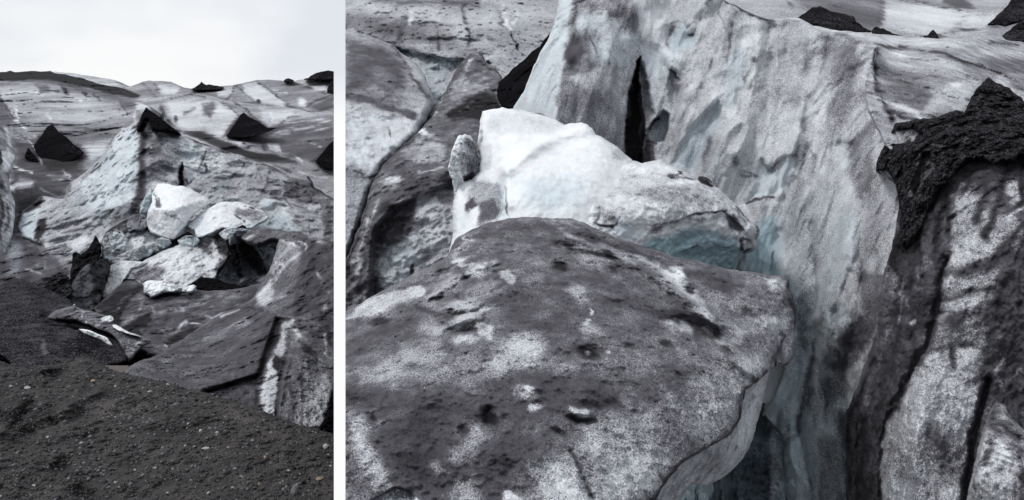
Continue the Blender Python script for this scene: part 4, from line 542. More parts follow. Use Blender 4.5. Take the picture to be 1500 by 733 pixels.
# ---- the tall cliff with its pale spire and cave
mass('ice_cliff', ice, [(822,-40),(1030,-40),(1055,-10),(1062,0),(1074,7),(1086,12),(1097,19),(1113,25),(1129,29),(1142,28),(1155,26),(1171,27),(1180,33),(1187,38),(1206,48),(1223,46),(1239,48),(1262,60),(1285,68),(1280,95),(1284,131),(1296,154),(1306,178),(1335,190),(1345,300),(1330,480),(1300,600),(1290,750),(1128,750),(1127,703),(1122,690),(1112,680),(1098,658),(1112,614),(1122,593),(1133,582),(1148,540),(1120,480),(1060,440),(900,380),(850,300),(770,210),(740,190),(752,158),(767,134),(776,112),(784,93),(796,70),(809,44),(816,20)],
  [(752,158,18),(822,-30,20.5),(837,0,18.2),(829,71,16.8),(818,142,15.8),(812,175,15.6),(915,100,17.4),(915,200,16.8),(900,-20,18.4),(990,20,18.2),(1058,0,17.6),(1000,240,16),(1060,200,15.3),(1130,29,17.5),(1285,68,15.2),(1284,131,14.2),(1200,200,14.4),(1120,260,15.2),(1120,350,14.9),(1180,400,13.4),(1290,300,12.4),(1290,450,11.6),(1180,550,13.6),(1130,600,14.2),(1200,720,13.4),(1285,720,12.0),(1128,720,15.2),(900,350,16),(1060,430,14.8)],
  [poly('d',.16,2,(822,-40),(837,-40),(837,0),(837,44),(829,71),(823,104),(818,142),(816,164),(812,175),(740,190),(752,158),(784,93),(809,44)), poly('b',.55,2,(822,-40),(837,-40),(837,44),(829,71),(818,142),(812,175),(740,190),(752,158),(784,93),(809,44)),
   line('h0',-0.14,6.5,(838,-20),(837,44),(829,71),(818,142),(812,175)),
   poly('d',.44,4,(842,-20),(925,-20),(945,60),(930,100),(920,180),(912,240),(812,200),(818,142),(829,71)), line('d',.62,3,(841,-10),(846,20),(842,40)), poly('d',.66,6,(838,48),(848,55),(856,78),(852,98),(834,95),(829,75)), poly('d',.56,8,(835,96),(870,90),(872,105),(840,120),(826,115)),
   poly('d',.28,8,(860,20),(920,25),(935,70),(920,95),(880,95),(862,70)), poly('b',.55,8,(850,20),(930,25),(940,75),(920,100),(875,95),(850,55)), poly('d',.55,8,(905,15),(935,15),(940,50),(915,45)), poly('d',.5,9,(820,140),(870,135),(912,140),(905,175),(870,165),(830,170)), poly('d',.5,9,(860,170),(895,185),(915,235),(880,215)),
   poly('d',.36,6,(825,112),(880,100),(915,105),(910,128),(860,130)), line('d',0.56,2.2,(864,55),(874,75),(878,98)), line('d',0.53,2.7,(868,15),(890,12)), blobs('d',[(.25,10,12,0,857,36),(.25,9,12,-30,882,22)])[0], blobs('d',[(.25,10,12,0,857,36),(.25,9,12,-30,882,22)])[1],
   # cave: its shade is painted dark into the ice colour
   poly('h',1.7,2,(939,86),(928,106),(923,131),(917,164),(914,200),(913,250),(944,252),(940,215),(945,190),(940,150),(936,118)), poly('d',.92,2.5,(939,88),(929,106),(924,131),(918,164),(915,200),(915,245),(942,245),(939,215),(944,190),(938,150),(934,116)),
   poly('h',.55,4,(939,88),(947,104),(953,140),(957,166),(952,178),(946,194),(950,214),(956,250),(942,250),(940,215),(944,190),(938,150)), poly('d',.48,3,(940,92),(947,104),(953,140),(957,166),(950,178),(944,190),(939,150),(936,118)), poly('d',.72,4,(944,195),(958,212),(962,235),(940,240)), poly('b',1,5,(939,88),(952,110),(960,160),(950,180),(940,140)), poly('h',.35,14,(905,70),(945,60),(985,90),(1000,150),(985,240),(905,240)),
   line('d',.4,3,(938,130),(941,170),(936,220)), line('d',.45,2,(926,120),(921,170)),
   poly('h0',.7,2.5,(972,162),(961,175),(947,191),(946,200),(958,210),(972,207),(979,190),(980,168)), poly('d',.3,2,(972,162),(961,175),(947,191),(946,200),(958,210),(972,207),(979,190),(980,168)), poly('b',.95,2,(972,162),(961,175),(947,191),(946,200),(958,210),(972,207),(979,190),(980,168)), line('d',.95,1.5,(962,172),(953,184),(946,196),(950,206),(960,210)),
   poly('h',.3,6,(977,98),(986,102),(992,112),(996,128),(994,150),(984,158),(980,130)), poly('d',.45,3,(977,98),(986,102),(992,112),(996,128),(990,140),(982,120)), line('d',.85,1.8,(976,98),(986,104),(994,118)),
   poly('h',.3,9,(999,28),(1008,40),(1015,55),(1014,68),(985,82),(978,76),(982,52)), poly('d',.2,4,(999,28),(1015,55),(1014,68),(985,82),(978,76),(984,50)), poly('b',1,4,(999,28),(1015,55),(1014,68),(985,84),(978,76),(984,50)), line('d',0.59,2.4,(984,40),(979,60),(975,80)), blobs('d',[(.75,5,3,0,1012,52)])[0],
   poly('d',.18,8,(940,20),(975,15),(975,70),(1010,85),(985,100),(960,110),(945,85)), poly('b',.45,9,(940,60),(980,80),(1010,90),(975,160),(950,120)),
   # fluted middle
   poly('d',.2,6,(1051,150),(1040,165),(1010,190),(1003,215),(985,240),(1015,256),(1030,230),(1040,200),(1056,175)), poly('b',.85,6,(1051,150),(1040,165),(1010,190),(1003,215),(985,240),(1015,256),(1030,230),(1040,200),(1056,175)), poly('h0',.35,6,(1051,150),(1010,190),(985,240),(1015,256),(1040,200),(1056,175)),
   poly('d',.26,5,(1077,68),(1095,76),(1098,90),(1089,109),(1082,135),(1066,125),(1065,95)), poly('b',.6,5,(1077,68),(1097,80),(1089,109),(1080,150),(1062,160),(1064,100)), line('h0',0.17,6.0,(1098,76),(1098,98),(1088,120),(1082,150)),
   line('d',0.57,3.2,(1101,95),(1094,112),(1086,130),(1081,165)), line('d',0.57,2.4,(1130,32),(1124,55),(1118,80),(1110,105),(1096,130)), line('h0',0.17,6.0,(1130,32),(1124,55),(1118,80),(1104,118)), line('d',0.54,2.4,(1077,20),(1070,60),(1066,100),(1060,125)), line('d',0.55,2.4,(1050,70),(1040,100),(1028,125),(1008,150),(992,180)), line('h0',0.17,6.0,(1050,60),(1036,108),(1008,150),(990,180)),
   line('d',0.56,2.2,(1055,20),(1062,40)), line('d',0.57,2.7,(1044,-5),(1032,18),(1026,30)), line('d',0.53,3.2,(1000,110),(1008,105),(1016,118),(1006,128)), line('d',0.58,2.2,(1002,116),(1014,121)), blobs('d',[(.6,7,5,0,1104,88)])[0],
   line('h0',-0.14,7.8,(1030,40),(1046,70),(1030,120),(1000,170)), line('h0',-0.12,7.8,(1062,30),(1056,100),(1044,150)),
   poly('d',.36,8,(1130,50),(1200,60),(1180,140),(1140,200),(1090,200),(1105,120)), poly('d',.4,10,(1195,50),(1250,60),(1260,120),(1230,200),(1200,250),(1210,150)), line('d',0.54,5.4,(1186,64),(1182,90),(1178,110)), line('d',0.54,5.4,(1215,60),(1206,90),(1195,125),(1180,150),(1176,190)), line('h0',0.19,6.5,(1215,60),(1204,95),(1190,130),(1178,190)), line('d',.25,4,(1205,75),(1196,110),(1185,135)),
   poly('d',.47,8,(1225,70),(1245,60),(1262,90),(1245,150),(1225,190),(1215,140)), line('d',0.55,5.4,(1246,100),(1240,120),(1232,140)), line('d',.22,5,(1212,140),(1200,175),(1196,200)), line('d',0.57,4.1,(1278,95),(1268,140),(1256,165)), line('d',0.58,2.7,(1276,150),(1258,167)), line('d',0.54,4.1,(1270,190),(1255,215)),
   line('d',.92,3,(1062,0),(1086,12),(1097,19),(1129,29)), line('d',0.58,4.1,(1129,30),(1131,40)), line('d',0.56,4.1,(1206,48),(1230,50),(1262,62),(1285,70)), line('d',.97,3,(1286,68),(1281,95),(1285,131),(1297,154),(1306,178)),
   # hollow in the middle of the wall
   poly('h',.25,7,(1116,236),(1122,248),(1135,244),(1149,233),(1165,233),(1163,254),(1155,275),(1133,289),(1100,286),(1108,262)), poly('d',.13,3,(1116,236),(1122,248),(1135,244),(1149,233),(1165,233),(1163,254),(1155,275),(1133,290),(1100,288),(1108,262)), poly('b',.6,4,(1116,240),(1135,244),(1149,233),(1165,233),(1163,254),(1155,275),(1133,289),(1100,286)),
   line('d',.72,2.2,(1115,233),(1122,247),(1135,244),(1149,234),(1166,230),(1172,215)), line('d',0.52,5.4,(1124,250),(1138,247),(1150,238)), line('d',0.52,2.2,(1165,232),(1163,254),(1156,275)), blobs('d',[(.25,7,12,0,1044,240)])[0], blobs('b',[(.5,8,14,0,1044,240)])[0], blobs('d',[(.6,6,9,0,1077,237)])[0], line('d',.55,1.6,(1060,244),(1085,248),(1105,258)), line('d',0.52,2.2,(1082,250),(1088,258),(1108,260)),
   line('d',0.52,4.1,(1040,200),(1033,225),(1032,250)), poly('d',.2,8,(1050,270),(1100,288),(1092,310),(1070,290)),
   poly('d',.35,4,(1093,297),(1130,291),(1125,305),(1105,320),(1096,310)), line('d',.96,2,(1093,297),(1103,291),(1118,289),(1133,290)), line('h0',0.22,6.0,(1093,299),(1103,293),(1133,292)),  # dark ledge line, the shadow under it painted in
   poly('d',.12,6,(1110,325),(1144,308),(1152,405),(1085,405),(1100,360)), poly('b',1.6,7,(1110,325),(1144,312),(1150,405),(1085,405),(1100,360)), line('d',0.58,2.2,(1140,345),(1133,362),(1133,380),(1124,400)), line('h0',0.22,6.0,(1141,340),(1133,362),(1126,405)),
   # folds of the lower wall
   poly('b',.4,20,(1140,300),(1230,280),(1220,420),(1150,520)), poly('b',1.3,12,(1130,400),(1195,420),(1190,560),(1215,750),(1110,750),(1100,650),(1150,540)), poly('b',.8,16,(1195,420),(1250,460),(1230,560),(1290,740),(1200,750)), poly('d',.15,12,(1125,560),(1180,560),(1185,640),(1150,750),(1110,750),(1095,660)),
   line('d',0.57,3.0,(1182,215),(1175,240),(1165,262),(1154,280)), line('h0',0.17,6.0,(1184,215),(1165,262),(1150,290)), line('d',0.56,3.4,(1183,215),(1194,232),(1190,252)), line('d',0.53,4.1,(1207,230),(1205,250)), line('d',0.53,4.1,(1216,235),(1212,260)),
   line('d',0.58,2.7,(1186,330),(1191,350),(1193,380),(1194,415),(1193,453),(1180,470),(1170,485)), line('h0',0.25,6.5,(1188,330),(1194,380),(1194,415),(1192,453),(1170,485)), line('h0',-0.14,11.7,(1160,380),(1160,480),(1150,540)), poly('d',.48,6,(1178,425),(1192,420),(1190,450),(1172,478),(1170,440)), poly('d',.5,6,(1170,480),(1185,475),(1182,515),(1170,512)),
   line('d',0.57,2.7,(1243,400),(1235,425),(1226,450),(1222,465),(1220,495)), line('h0',0.25,6.5,(1244,400),(1224,460),(1220,500)), line('h0',-0.14,13.0,(1212,400),(1206,480)), line('d',0.57,2.7,(1192,500),(1187,537),(1185,560)), line('d',0.58,3.4,(1185,540),(1184,565),(1180,585),(1172,610),(1170,632)), line('h0',0.22,6.5,(1186,530),(1180,585),(1170,632)),
   line('d',0.58,2.7,(1170,619),(1172,653),(1180,685),(1188,710),(1190,750)), line('h0',0.22,6.5,(1170,619),(1173,660),(1189,712)), line('d',0.57,2.7,(1201,558),(1208,575),(1212,593),(1210,620)), line('h0',0.19,6.0,(1201,558),(1212,593),(1210,620)), poly('d',.44,8,(1202,560),(1225,543),(1240,545),(1238,580),(1218,595),(1210,585)), poly('d',.5,6,(1180,560),(1195,570),(1188,600),(1178,600)),
   line('h0',-0.12,10.4,(1196,600),(1186,650),(1205,730)), line('h0',-0.11,9.1,(1150,600),(1146,660),(1150,740)), line('d',0.54,3.2,(1152,590),(1155,640),(1146,665)), line('d',0.52,3.4,(1145,690),(1150,740)),
   poly('d',.6,8,(1215,500),(1260,460),(1290,470),(1250,540),(1215,545),(1200,530)), poly('d',.6,7,(1222,600),(1245,600),(1290,660),(1290,750),(1240,750)), poly('d',.45,8,(1195,640),(1230,640),(1240,750),(1195,750)),
   poly('d',.3,10,(1195,250),(1225,240),(1240,290),(1215,330),(1190,330),(1185,280)), blobs('d',[(.18,10,18,10,1237,232),(.16,10,22,5,1235,335)])[0], blobs('b',[(.5,12,18,10,1237,232)])[0], line('d',0.59,2.7,(1228,208),(1240,206),(1254,212),(1256,222)), line('h0',0.19,6.5,(1232,212),(1252,214)),
   poly('d',.26,7,(1220,325),(1252,300),(1258,350),(1245,400),(1225,430),(1210,380)), poly('b',.6,7,(1220,325),(1252,300),(1258,350),(1245,400),(1225,430),(1205,390)), line('d',0.56,3.0,(1268,290),(1260,330),(1256,370),(1262,400)), line('h0',0.25,7.8,(1270,285),(1258,350),(1264,410)), line('h0',-0.14,10.4,(1245,300),(1238,370)),
   poly('d',.34,6,(1268,270),(1300,265),(1316,300),(1300,370),(1285,400),(1268,370)), line('d',0.55,4.1,(1282,365),(1284,385),(1280,400)), line('h0',-0.11,10.4,(1284,300),(1278,360)), poly('b',.7,3,(1284,375),(1294,372),(1296,390),(1288,395)), poly('d',.5,6,(1255,400),(1300,400),(1300,470),(1270,470)), line('d',0.58,4.1,(1275,465),(1268,490),(1260,520)), poly('d',.3,4,(1282,470),(1300,465),(1298,500),(1280,540),(1272,530)), poly('d',.5,7,(1266,465),(1282,462),(1278,490),(1264,500)),
   line('d',0.52,10.8,(1250,230),(1262,200),(1280,180)), poly('d',.46,8,(1240,250),(1275,200),(1282,260),(1260,290))],
  dirt=.28, disp=(.2,46), fold=(.34,60), fine=(.022,6), patch=(.13,24,.62), flow=(110,4.5), roll=(4,.35), thick=5, streak=.08, ridged=.4, rough=1.5,
  lab=thing('tall pale grey ice cliff with a bluish spire, a narrow black cave and fluted folds','ice cliff'))

# ---- white blocks under the cliff
mass('ice_block', clean, [(707,164),(716,161),(735,158),(748,160),(759,160),(767,162),(788,166),(808,172),(818,177),(827,183),(838,181),(852,180),(860,182),(868,188),(873,197),(882,200),(893,208),(905,216),(915,224),(926,234),(922,252),(905,300),(880,345),(830,360),(740,380),(660,400),(652,385),(658,365),(664,341),(662,315),(665,292),(668,264),(690,262),(701,251),(702,235),(699,221),(700,205),(703,190),(703,178)],
  [(735,158,13.6),(707,170,13.4),(827,184,13.8),(860,184,13.3),(926,234,13.2),(880,240,12.3),(760,230,12.2),(704,250,12.8),(750,260,11.6),(800,300,11.3),(665,300,12.3),(665,370,11.6),(720,340,11.2),(850,310,11.4),(840,350,11.2)],
  [poly('d',.15,4,(745,165),(825,185),(800,196),(760,200),(730,200),(712,185),(715,165)), poly('d',.26,4,(862,186),(893,210),(926,234),(900,236),(880,212)), line('d',.8,2,(752,158),(780,163),(808,171),(827,183)), line('d',.6,2,(868,186),(882,200),(905,214),(922,230)),
   line('h0',-.35,9,(742,250),(790,212),(860,184)), line('h0',-.2,8,(742,250),(745,300)), poly('d',.03,5,(730,200),(800,200),(860,184),(900,220),(860,290),(836,320),(745,320),(742,250)), poly('b',.7,18,(760,262),(870,262),(845,300),(800,310),(770,300)), poly('b',.7,10,(735,250),(745,320),(735,325),(715,300)),  # soft blue tints paint the block's shading
   crack([(740,275),(741,295),(746,318)],1.1,.1), poly('d',.2,4,(705,205),(720,212),(718,250),(702,255)), line('d',.55,2.5,(703,192),(706,205),(702,212)),
   poly('d',.4,5,(690,262),(735,270),(737,315),(715,330),(690,330),(682,300)), poly('d',.62,4,(700,298),(722,292),(735,312),(728,325),(705,320)), line('d',.85,2,(697,306),(702,320),(710,330)), poly('d',.72,3,(683,298),(694,292),(700,302),(688,312)), line('h0',.3,4,(702,300),(705,330)), poly('d',.08,3,(690,308),(700,303),(702,315),(696,345),(678,350),(680,330)), poly('b',.3,8,(664,300),(690,310),(680,350),(662,345)),
   line('d',.3,3,(672,268),(680,285))],
  dirt=.07, disp=(.12,70), fine=(.012,9), patch=(.10,30,.68), ridged=.35, roll=(8,.45), thick=1.6, rough=1.6, lab=thing('largest bright white ice block, smooth and angular, below the black cave','ice block','white ice blocks fallen below the cliff'))
mass('ice_fin', ice, [(682,197),(678,200),(674,199),(669,203),(665,212),(661,220),(660,232),(656,246),(659,256),(663,264),(666,285),(668,312),(690,318),(708,300),(710,262),(705,238),(700,220),(695,210),(689,201)],
  [(680,199,12.9),(658,246,12.4),(678,235,12.2),(706,250,13),(668,300,12.9),(700,300,13)],
  [poly('d',.55,4,(684,200),(694,206),(700,222),(708,250),(703,268),(690,276),(686,250),(680,226),(682,208)), poly('d',.4,6,(674,205),(684,215),(684,262),(676,250),(670,225)), line('d',.08,3,(668,208),(662,232),(662,252),(672,268)), poly('d',.85,2,(680,258),(695,252),(695,270),(684,272)), line('d',.0,5,(676,201),(664,216),(660,246),(668,290)), line('h',-.2,4,(676,205),(670,240),(682,268))],
  dirt=.08, disp=(.14,16), fine=(.04,4), step=.8, roll=(2.5,.12), thick=1, rough=2.2, ridged=.5, lab=thing('upright speckled ice fin with a white left edge, against the big white block','ice fin'))
mass('ice_block', clean, [(849,289),(858,280),(874,267),(885,252),(895,237),(901,233),(915,235),(931,236),(940,239),(950,237),(960,235),(968,234),(973,238),(977,241),(988,245),(999,250),(1010,254),(1021,258),(1030,258),(1037,260),(1042,266),(1047,273),(1055,279),(1062,286),(1072,295),(1084,305),(1090,314),(1097,322),(1105,326),(1111,330),(1113,338),(1112,344),(1108,351),(1108,360),(1105,368),(1098,371),(1089,372),(1080,388),(1060,430),(940,400),(830,352),(835,319)],
  [(895,237,13.3),(968,234,13),(1037,260,12.9),(1111,330,12.5),(1105,368,12.4),(900,300,11.5),(980,320,11.3),(1040,315,11.6),(1090,340,12),(850,300,11.8),(1000,360,12.1),(1070,380,12.4),(930,345,11.4),(930,260,12.2)],
  [poly('d',.1,4,(895,237),(905,236),(885,275),(872,300),(870,325),(836,320),(850,290)), line('h0',-.2,6,(901,236),(880,272),(868,310)), poly('d',.29,4,(905,238),(1000,252),(1035,262),(1062,288),(1062,308),(1020,312),(980,325),(950,330),(900,315),(880,290)),
   poly('d',.16,4,(900,235),(975,238),(1000,254),(960,256),(905,250)), poly('d',.42,7,(935,275),(1000,272),(1045,290),(1040,305),(1000,300),(950,295)), poly('d',.22,6,(905,285),(960,300),(985,318),(950,328),(905,312)), line('d',.78,2,(999,252),(985,258)), line('d',.8,1.6,(980,258),(1010,262),(1026,264)), poly('d',.95,1.6,(1022,258),(1037,261),(1046,272),(1042,275),(1028,268)), line('d',.12,3,(980,268),(1020,268)),
   poly('h0',.08,2,(980,328),(996,323),(1021,313),(1062,311),(1092,338),(1089,372),(1060,430),(940,400),(945,350),(955,337)), poly('d',.12,2,(980,328),(996,323),(1021,313),(1062,311),(1092,338),(1089,372),(1060,430),(940,400),(945,350),(955,337)), poly('b',1.9,6,(980,345),(1020,332),(1080,350),(1089,372),(1060,430),(940,400),(945,355)), line('d',.5,4,(985,332),(1020,320),(1060,318),(1085,335)), line('d',.85,1.5,(958,334),(980,327),(998,321),(1021,312),(1062,310)),
   poly('d',.66,3,(1060,310),(1075,318),(1092,338),(1085,345),(1065,330)), line('d',.5,2,(985,372),(1040,358),(1075,365)), line('h0',-.12,6,(985,368),(1040,356),(1080,362)),
   poly('d',.14,3,(904,316),(925,317),(950,332),(958,340),(938,358),(895,340)), poly('b',.75,5,(908,320),(925,325),(930,350),(895,342)), poly('d',.5,3,(955,333),(975,328),(970,340),(952,345)),
   line('d',.95,2.2,(874,297),(880,308),(878,318),(873,327)), line('h0',.25,4,(874,297),(881,310),(875,328)), poly('d',.92,1.6,(873,326),(890,330),(900,330),(906,322),(905,328),(897,336),(880,332)), poly('d',.45,3,(878,300),(900,312),(904,322),(884,326)),
   line('d',.2,2.5,(1050,276),(1075,300),(1095,325)), line('h0',.3,4,(1062,292),(1085,312),(1094,330)), line('d',.85,2,(1078,305),(1092,320),(1098,326)), line('d',.8,2.5,(1102,326),(1110,335),(1108,350)), line('d',.9,2,(1087,352),(1085,365)), line('d',.85,1.5,(1088,371),(1104,368)), line('d',.7,2,(1090,350),(1098,355),(1104,366))],
  dirt=.28, disp=(.14,45), fine=(.03,7), patch=(.12,14), roll=(9,.7), thick=1.4, rough=1.3, lab=thing('white ice block with a speckled grey top and hollow bluish underside, against the cliff foot','ice block','white ice blocks fallen below the cliff'))

# ---- right wall under ash
rw = mass('ice_wall', coarse, [(1309,183),(1313,180),(1345,177),(1360,174),(1373,172),(1388,166),(1400,162),(1414,166),(1418,155),(1422,147),(1427,138),(1433,131),(1440,124),(1448,117),(1453,120),(1460,123),(1470,128),(1479,131),(1490,140),(1500,150),(1650,160),(1650,750),(1240,750),(1238,650),(1240,602),(1262,550),(1272,520),(1285,480),(1290,430),(1296,395),(1303,371),(1312,335),(1316,300),(1312,270),(1296,256),(1283,251),(1287,232),(1294,215),(1302,198)],
  [(1309,183,12),(1448,117,11.6),(1510,155,10.8),(1285,250,11.5),(1340,215,10.6),(1420,180,10.6),(1400,256,9.6),(1500,240,9),(1312,310,10.4),(1303,371,10),(1400,400,8.7),(1500,400,8.1),(1245,600,9.9),(1290,560,9.5),(1350,600,8.2),(1430,620,8.1),(1510,600,8),(1240,740,9.7),(1340,740,7.8),(1420,740,7.8),(1290,650,9)],
  [poly('d',1,3,(1300,175),(1650,100),(1650,232),(1480,236),(1457,240),(1430,232),(1416,234),(1400,256),(1370,300),(1352,335),(1330,372),(1312,372),(1318,340),(1318,290),(1310,237),(1280,254)), poly('d',.95,4,(1312,335),(1350,330),(1345,370),(1330,420),(1310,400),(1300,380)),
   poly('d',.45,2.5,(1307,200),(1312,188),(1330,188),(1345,195),(1338,205),(1320,212)), poly('d',.5,2,(1362,195),(1367,190),(1366,202),(1350,204)), poly('d',.62,2.2,(1350,224),(1378,218),(1360,228),(1358,245),(1366,246),(1362,262),(1354,255),(1346,272),(1340,285),(1334,270),(1343,255),(1345,238)), line('d',.65,2,(1421,188),(1411,205),(1409,215)), line('d',.5,1.5,(1428,232),(1424,245)),
   poly('d',.48,3,(1287,255),(1310,240),(1312,262),(1300,262)), line('d',.6,2,(1360,285),(1350,310),(1338,345)), line('d',.6,2,(1372,265),(1392,262)), line('d',.65,1.6,(1345,300),(1340,330)), poly('d',.9,3,(1312,250),(1322,245),(1325,345),(1314,360),(1316,310)),
   line('h',-.2,10,(1345,205),(1420,195),(1650,190)), poly('h',-.25,8,(1420,150),(1448,117),(1650,150),(1650,225),(1440,230),(1405,215)), line('h',.2,6,(1408,170),(1405,210),(1390,245)),
   poly('d',.68,6,(1400,258),(1430,240),(1500,240),(1500,262),(1450,280),(1420,262)), poly('d',0.37,5,(1400,290),(1420,280),(1432,290),(1425,315),(1405,325),(1396,310)), poly('d',0.31,4,(1470,268),(1490,265),(1500,280),(1500,305),(1480,298)), poly('d',.42,8,(1392,310),(1440,305),(1500,320),(1500,350),(1450,370),(1385,385)),
   line('h',.25,5,(1395,318),(1390,350),(1388,390)), line('d',.8,2.5,(1395,318),(1390,345),(1387,385)), poly('d',.36,6,(1400,345),(1470,340),(1465,375),(1420,385),(1385,392)), line('d',.75,6,(1500,330),(1470,360),(1455,385)), line('d',.2,3,(1500,308),(1475,320)),
   poly('d',.75,5,(1388,400),(1410,390),(1440,385),(1475,382),(1470,390),(1430,395),(1400,408)), poly('d',.4,6,(1380,405),(1460,400),(1460,420),(1420,428),(1378,432)), line('d',.74,2,(1380,436),(1400,433),(1425,424),(1470,420)), line('h',.12,4,(1380,437),(1425,425),(1475,420)), poly('d',0.33,5,(1378,440),(1415,432),(1450,425),(1455,440),(1400,455),(1372,470)), line('d',.76,2,(1372,458),(1395,456)),
   poly('d',.68,8,(1470,370),(1650,360),(1650,520),(1480,560),(1462,500),(1455,430)), line('d',.88,3,(1497,385),(1492,430),(1495,480)), line('d',.35,2,(1492,470),(1494,490)), poly('d',.55,5,(1425,480),(1445,478),(1450,500),(1440,508),(1425,498)), line('d',.88,3,(1450,478),(1462,485),(1475,488)), line('h',.12,5,(1450,480),(1475,490)), poly('d',.45,6,(1375,480),(1430,465),(1422,500),(1370,510)),
   poly('d',0.31,5,(1402,515),(1440,505),(1445,525),(1420,560),(1395,560),(1400,535)), poly('d',0.33,5,(1362,520),(1392,512),(1394,540),(1375,560),(1345,560),(1350,540)), line('d',.8,3,(1396,520),(1398,545),(1392,560)), line('d',.8,2,(1358,545),(1375,550)),
   line('d',.9,6,(1395,252),(1376,320),(1366,400)), line('d',.88,5,(1432,236),(1412,290)), line('d',.85,6,(1478,238),(1460,300),(1444,350)), line('d',.85,6,(1503,232),(1494,300)), line('d',.8,6,(1448,260),(1430,320)), line('d',.75,7,(1470,420),(1450,500),(1440,560)),
   # dark panel left of the pale bulge
   poly('d',.78,4,(1318,365),(1385,375),(1376,440),(1366,480),(1340,545),(1310,610),(1288,650),(1292,750),(1240,750),(1240,600),(1275,540),(1310,480)), poly('d',.55,4,(1340,395),(1352,385),(1350,425),(1340,425)), poly('d',.58,5,(1348,360),(1368,360),(1362,400),(1350,400)), blobs('d',[(.3,7,5,0,1336,472),(.4,5,8,0,1328,534),(.92,14,14,0,1345,448),(.95,10,6,0,1332,478)])[0], blobs('d',[(.3,7,5,0,1336,472),(.4,5,8,0,1328,534),(.92,14,14,0,1345,448),(.95,10,6,0,1332,478)])[2], blobs('d',[(.4,5,8,0,1328,534)])[0], blobs('d',[(.25,6,4,0,1337,470)])[0],
   line('d',.55,2,(1327,440),(1330,460),(1326,470)), line('d',.95,3,(1320,405),(1318,470),(1312,500)), line('d',.45,2,(1322,410),(1320,450),(1312,490)), poly('d',.66,4,(1320,500),(1360,480),(1352,520),(1320,570),(1300,590)), line('d',.92,4,(1285,525),(1270,555),(1252,590),(1242,625),(1246,750)), line('d',.6,3,(1300,500),(1282,545),(1262,600)), line('d',.68,3,(1268,620),(1272,700),(1268,750)), line('h',.3,6,(1262,620),(1256,750)), line('d',.92,2,(1287,650),(1292,700),(1293,750)),
   line('h',.35,6,(1384,380),(1370,470),(1330,560),(1292,635),(1290,750)), line('h',-.2,14,(1410,430),(1380,540),(1340,650),(1350,740)),
   poly('d',.36,4,(1342,540),(1402,540),(1432,560),(1428,600),(1416,660),(1410,750),(1294,750),(1290,650),(1300,625),(1325,582)), poly('d',0.35,6,(1320,590),(1370,570),(1395,590),(1370,620),(1330,640),(1300,640)), poly('d',.46,8,(1300,650),(1380,645),(1410,680),(1400,750),(1294,750)), poly('d',.56,8,(1352,620),(1375,625),(1395,665),(1380,670),(1355,650)), poly('d',.38,5,(1350,660),(1375,680),(1372,720),(1352,700)), poly('d',.34,4,(1380,708),(1410,715),(1408,740),(1385,735)), line('d',.74,2,(1378,706),(1395,714)), poly('b',.4,10,(1300,680),(1360,690),(1350,750),(1294,750)),
   poly('d',.7,5,(1440,550),(1470,545),(1462,570),(1440,620),(1425,680),(1416,750),(1402,750),(1414,660),(1430,600)), poly('d',.75,8,(1445,505),(1650,490),(1650,600),(1460,600),(1440,560)), line('h',.4,6,(1450,560),(1430,630),(1410,750)), line('d',.5,3,(1478,510),(1460,545),(1468,565)),line('d',.5,2,(1500,540),(1478,560))],
  dirt=.62, disp=(.22,50), fine=(.04,5), patch=(.16,18,.62), flow=(110,1.8), roll=(5,.4), thick=3, rough=2.4, streak=.08, ridged=.35, warp=6, lab=thing('ice wall on the right, capped with a black ash peak and streaked white and dark','ice wall'))
rc = mass('ash_cap', ash, [(1311,182),(1345,177),(1373,172),(1400,162),(1414,166),(1418,155),(1422,147),(1433,131),(1441,121),(1448,113),(1456,119),(1479,130),(1490,139),(1500,149),(1650,158),(1650,230),(1500,229),(1480,236),(1457,240),(1436,232),(1420,234),(1404,247),(1392,262),(1376,276),(1364,300),(1356,318),(1348,340),(1338,352),(1330,372),(1322,380),(1314,360),(1316,340),(1318,318),(1316,290),(1312,268),(1300,248),(1283,252),(1287,232),(1295,215),(1304,212),(1324,210),(1346,206),(1350,198),(1336,190),(1314,190)],
  [(1309,183,11.95),(1448,117,11.4),(1510,155,10.6),(1285,250,11.4),(1340,215,10.5),(1420,180,10.35),(1400,250,9.6),(1500,235,8.95),(1314,300,10.4),(1325,372,9.8),(1350,320,9.75)],
  [poly('h',-.32,8,(1290,170),(1420,130),(1450,100),(1650,100),(1650,240),(1480,245),(1400,260),(1350,350),(1300,380),(1270,250)), poly('h0',.35,2,(1351,224),(1362,222),(1366,246),(1356,258),(1346,276),(1338,286),(1334,270),(1344,250)), poly('d',-.1,2,(1351,224),(1362,222),(1366,246),(1356,258),(1346,276),(1338,286),(1334,270),(1344,250)), line('d',0,1.6,(1424,184),(1412,204),(1408,216)), line('d',.05,1.6,(1396,210),(1352,216)), line('h',.2,5,(1410,170),(1405,210),(1390,245)), line('h',-.15,7,(1318,222),(1380,206),(1405,204))],
  dirt=.24, disp=(.15,22), fine=(.045,3.2), patch=(.16,6), step=1.2, rough=3.2, roll=(6,.25), thick=.4, warp=6)
rc.parent = rw; rc.location = rc.location - rw.location
